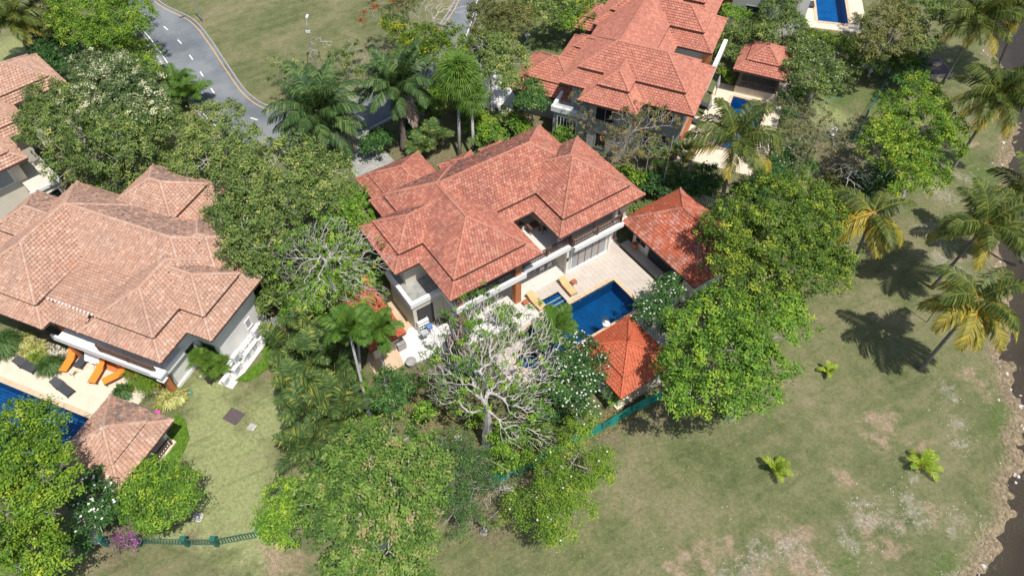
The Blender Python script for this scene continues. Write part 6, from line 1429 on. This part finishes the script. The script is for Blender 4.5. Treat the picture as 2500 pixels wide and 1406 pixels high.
bare_tree('low leafless twigs rising from the planting behind the left villa', [(240, 400, 40, 4.5), (170, 330, 40, 6.6), (210, 340, 30, 6.6)], (240, 450), 5, n=260, seed=312, trunk_r=.1, dens=0, bark='bark_pale')
# ---------------- palms
CG = 'coconut palms along the lagoon bank'
palm('coconut palm leaning right from the grass with a dead grey frond in its crown', G(2245, 903), G(2388, 732, 8.0), seed=1, counts=(1, 4, 6, 5, 2), low_mat='frond_old', nuts=6, group=CG, L=3.7, curve=1.5)
palm('coconut palm leaning right above the chalky ground, second from the bottom', G(2275, 703), G(2404, 550, 8.0), seed=2, counts=(2, 6, 6, 4, 0), nuts=6, group=CG, L=3.9)
palm('coconut palm with strongly curved trunk right of the tall bright tree', G(2318, 424), G(2440, 232, 8.5), seed=3, counts=(3, 8, 9, 6, 0), nuts=8, group=CG, L=4.2)
palm('coconut palm with full drooping crown at the top right', G(2300, 205), G(2395, 42, 8.5), seed=4, counts=(3, 8, 9, 6, 0), nuts=6, group=CG, L=4.4)
palm('coconut palm at the very top right corner beside the water', G(2425, 195), G(2505, 10, 8.5), seed=5, counts=(2, 7, 8, 5, 0), group=CG, L=4.2)
palm('coconut palm with orange hanging fronds at the end of the huge tree', G(2085, 640), G(2132, 520, 6.5), seed=6, counts=(0, 1, 3, 10, 4), nuts=12, group=CG, L=3.9, curve=.2)
palm('tall coconut palm in front of the back villa pool', G(1755, 520), G(1797, 338, 8.5), seed=7, counts=(2, 6, 7, 5, 0), nuts=4, L=4.4, trunk_r=.17, curve=.3)
palm('coconut palm at the top left corner with drooping crown', G(78, 142), G(28, 45, 6.0), seed=8, counts=(2, 6, 8, 6, 1), L=3.8, trunk_r=.15, curve=.3)
palm('young coconut crown cut by the right edge above the leaning palms', G(2495, 640), G(2510, 480, 7.0), seed=9, counts=(2, 4, 4, 2, 0), group=CG, L=3.6)
palm('large oil palm with wide dark fronds between the road and driveway', G(785, 395), G(775, 275, 4.6), 'oil', L=5.2, counts=(6, 11, 11, 6, 1), seed=10, trunk_r=.32, trunk='bark_dark', name='oil_palm', curve=0)
palm('oil palm with shaggy dark trunk beside the road', G(988, 366), G(972, 205, 6.0), 'oil', L=4.5, counts=(6, 10, 9, 6, 2), seed=11, trunk_r=.30, trunk='bark_dark', name='oil_palm', curve=0)
fan_plant('tall fan palm with smooth grey trunk and yellow-tipped leaves behind the middle villa', (1122, 384), 3, 'frond_green', 1.65, 50, crown=G(1118, 190, 7.2), trunk='palm_trunk_pale', name='fan_palm', droop=.9, cat='palm tree')
fan_plant('second shorter fan palm just right of the tall one', (1158, 400), 4, 'frond_green', 1.3, 26, crown=G(1150, 235, 5.8), trunk='palm_trunk_pale', name='fan_palm', droop=.9, cat='palm tree')
FG = 'slender palms with pale trunks'
palm('slender palm with white ringed trunk, left of the pair by the garden hedge', G(902, 1015), G(850, 800, 7.0), 'foxtail', L=2.0, counts=(3, 5, 4, 2, 0), seed=12, trunk_r=.10, trunk='palm_trunk_pale', name='slender_palm', curve=.1, shaft=.8, group=FG)
palm('slender palm behind the left one with its crown mostly hidden', G(882, 950), G(872, 795, 5.6), 'foxtail', L=1.7, counts=(2, 3, 3, 1, 0), seed=13, trunk_r=.09, trunk='palm_trunk_pale', name='slender_palm', curve=.1, shaft=.6, group=FG)
palm('slender palm in front of the orange shed roof', G(946, 965), G(925, 800, 6.0), 'foxtail', L=1.8, counts=(2, 4, 4, 2, 0), seed=14, trunk_r=.09, trunk='palm_trunk_pale', name='slender_palm', curve=.1, shaft=.7, group=FG)
palm('small arching palm leaning over the edge of the main pool', G(1330, 905), G(1355, 800, 3.0), 'foxtail', L=2.1, counts=(2, 5, 4, 2, 0), seed=15, trunk_r=.08, name='small_palm', curve=.2)
AG = 'areca palms of the long garden hedge'
ar = [(700, 870, 'top left beside the grass strip'), (745, 850, 'below the grey picket fence'), (790, 860, 'near the crown of the left slender palm'), (725, 925, 'against the left lawn with arching tips'), (775, 920, 'in the middle of the hedge top'), (812, 925, 'left of the pale palm trunk'),
      (740, 980, 'on the lawn side with orange tips'), (790, 990, 'in the hedge centre'), (825, 985, 'touching the bright ground cover'), (760, 1045, 'lawn side, lower third'), (815, 1050, 'hedge centre, lower third'), (848, 1055, 'beside the broad bottom tree'), (770, 1100, 'bottom left end with orange fronds'), (820, 1105, 'bottom end under the broad tree'), (838, 1022, 'right side above the broad tree'), (750, 1120, 'lowest, at the lawn corner')]
for k, (px, py, lab) in enumerate(ar): areca('dark areca palm clump ' + lab, (px, py), 400 + k, (2.2, 1.9, 2.5)[k % 3], (10, 8, 11)[k % 3], group=AG, h=(1.0, 2.1, 1.5, .7, 2.6)[k % 5])
for k, (px, py, lab, L) in enumerate(((440, 235, 'yellowish areca palm beside the road edge, upper', 2.4), (470, 262, 'yellowish areca palm beside the road edge, lower', 2.4), (420, 290, 'areca palm in the shade of the cream plumed tree', 2.2), (640, 745, 'areca palm at the back corner of the white wall', 2.4), (675, 720, 'dark areca palm behind the grey picket fence', 2.4), (1460, 60, 'small yellow palm before the coral roof', 2.2), (1320, 20, 'yellow-green palm at the top edge behind the small lawn', 2.2), (1600, 420, 'palm clump between the dry trees', 2.2), (1070, 370, 'broad-leaved palm clump by the stone lantern', 2.2), (1185, 400, 'palm clump behind the middle villa entrance roof', 1.9), (1030, 395, 'palm beside the garage roof', 1.8), (1670, 400, 'palm clump beside the narrow back lawn', 1.9))):
    areca(lab, (px, py), 450 + k, L, 12, kind='foxtail' if 'yellow' in lab else 'areca', h=1.4)
for k, (px, py, lab) in enumerate(((1890, 1150, 'young yellow-green coconut sprout alone on the open grass'), (2248, 1140, 'young coconut sprout on the bare chalky ground'), (2020, 910, 'tiny coconut sprout left of the leaning palm shadow'), (2410, 800, 'young coconut sprout below the dead grey frond'))):
    rg = random.Random(k); e = empty('coconut_sprout', G(px, py)); tag(e, lab, 'palm sprout'); F = fronds('sprout', (1.25, 1.35, .9, 1.3)[k])
    for q in range((6, 9, 5, 6)[k]):
        o = link('frond', F[('young', 'up', 'up', 'mid')[q % 4]][rg.randrange(3)], None, e); o.location = (0, 0, .25); o.rotation_euler = (0, 0, q * 2.4 + k)
    MB().lathe([(.1, 0), (.11, .15), (.04, .35)], 7).build('stem', 'coconut_husk', e)
fan_plant('round fan-leaved bush against the white wall of the left villa', (515, 898), 5, 'frond_green', .58, 70, (1.45, 1.0), 1.6)
# ---------------- low plants
tuft('clump of long arching grass at the left edge', (15, 850), 1.5, 1.0, 'grass_blade', 1400, 1)
tuft('clump of long arching grass beside the first orange lounger', (130, 900), 1.0, .8, 'grass_blade', 1100, 2)
tuft('grey-green grass clump below the round bush pair', (305, 962), .8, .7, 'grass_blade', 800, 3)
tuft('yellow variegated clump in the pebble bed', (85, 862), 1.1, .6, 'leaf_variegated', 800, 4, 'variegated_plant', w=.05)
tuft('yellow striped clump behind the grass at the far left', (60, 838), .9, .5, 'leaf_variegated', 500, 5, 'variegated_plant', w=.05)
tuft('pale yellow variegated bush at the foot of the orange column', (415, 978), .95, .55, 'leaf_variegated', 700, 6, 'variegated_plant', w=.06)
tuft('variegated plant right of the first one at the orange column', (440, 974), .7, .5, 'leaf_variegated', 450, 7, 'variegated_plant', w=.06)
tree('small round green bush in the pebble bed', [(95, 872, 16)], (97, 880), .6, 'leaf_bright', 'bush', 'bush', seed=501, limbs=0, gap=.05, leaf=(.12, .07), dens=700)
tree('round green bush at the right end of the left deck, upper', [(330, 915, 26), (350, 925, 22)], (338, 935), .9, 'leaf_bright', 'bush', 'bush', seed=502, limbs=0, gap=.05, leaf=(.12, .06), dens=600)
tree('round green bush at the right end of the left deck, lower', [(358, 940, 28), (375, 930, 20)], (360, 955), .8, 'leaf_bright', 'bush', 'bush', seed=503, limbs=0, gap=.05, leaf=(.12, .06), dens=600)
tree('sparse little plant growing in the white pot at the pool', [(1476, 782, 9, 1.0)], (1478, 800), 1.0, 'leaf_olive', 'potted_plant', 'plant', seed=504, limbs=14, dens=120, trunk_r=.02, leaf=(.1, .06))
tree('low dark plants at the foot of the orange column', [(398, 930, 10)], (400, 945), .6, 'leaf_deep', 'bush', 'bush', seed=505, limbs=0, leaf=(.12, .06), dens=400)
def cover(name, px, mat, label, n, h=.12, seed=0):
    P = [G(*p) for p in px]; xs = [p.x for p in P]; ys = [p.y for p in P]; rg = np.random.default_rng(seed)
    X_ = rg.uniform(min(xs), max(xs), n); Y_ = rg.uniform(min(ys), max(ys), n); ins = np.zeros(n, bool); j = len(P) - 1
    for i_ in range(len(P)):
        c = ((ys[i_] > Y_) != (ys[j] > Y_)) & (X_ < (xs[j] - xs[i_]) * (Y_ - ys[i_]) / (ys[j] - ys[i_] + 1e-9) + xs[i_]); ins ^= c; j = i_
    Q = np.stack([X_[ins], Y_[ins], rg.uniform(.03, h, ins.sum())], -1); m_ = len(Q); nr = rg.normal(0, .4, (m_, 3)); nr[:, 2] = 1; nr /= np.linalg.norm(nr, axis=1)[:, None]
    a = rg.normal(size=(m_, 3)); a -= (a * nr).sum(1)[:, None] * nr; a /= np.linalg.norm(a, axis=1)[:, None]; b_ = np.cross(nr, a); s_ = .085
    V = np.stack([Q - a * s_, Q + b_ * s_ * .6, Q + a * s_, Q - b_ * s_ * .6], 1)
    return tag(link(name, quads_mesh(name, V, rg.normal(.5, .22, m_)), mat), label, kind='stuff')
cover('ground_cover', [(575, 930), (640, 880), (655, 815), (690, 810), (690, 830), (668, 890), (610, 932)], 'leaf_cover', 'bright green strip of ground cover beside the air conditioners', 16000, seed=1)
cover('ground_cover', [(395, 1120), (350, 1140), (415, 1060), (430, 1010), (452, 1025), (462, 1070), (445, 1110), (420, 1135)], 'leaf_cover', 'bright green crescent of ground cover beside the left pavilion', 16000, seed=2)
cover('ground_cover', [(860, 900), (885, 905), (905, 960), (925, 1020), (900, 1040), (870, 1010), (880, 960)], 'leaf_cover', 'bright green ground cover between the areca hedge and small dark tree', 12000, seed=3)
cover('leaf_litter', [(920, 900), (1150, 960), (1170, 1090), (1000, 1040), (920, 1030)], 'leaf_brown', 'brown leaf litter under the bare tree', 5000, .05, 4)
cover('leaf_litter', [(1250, 1010), (1500, 1000), (1620, 980), (1560, 1020), (1300, 1150)], 'leaf_brown', 'dry leaf litter inside the net fence', 5000, .05, 5)
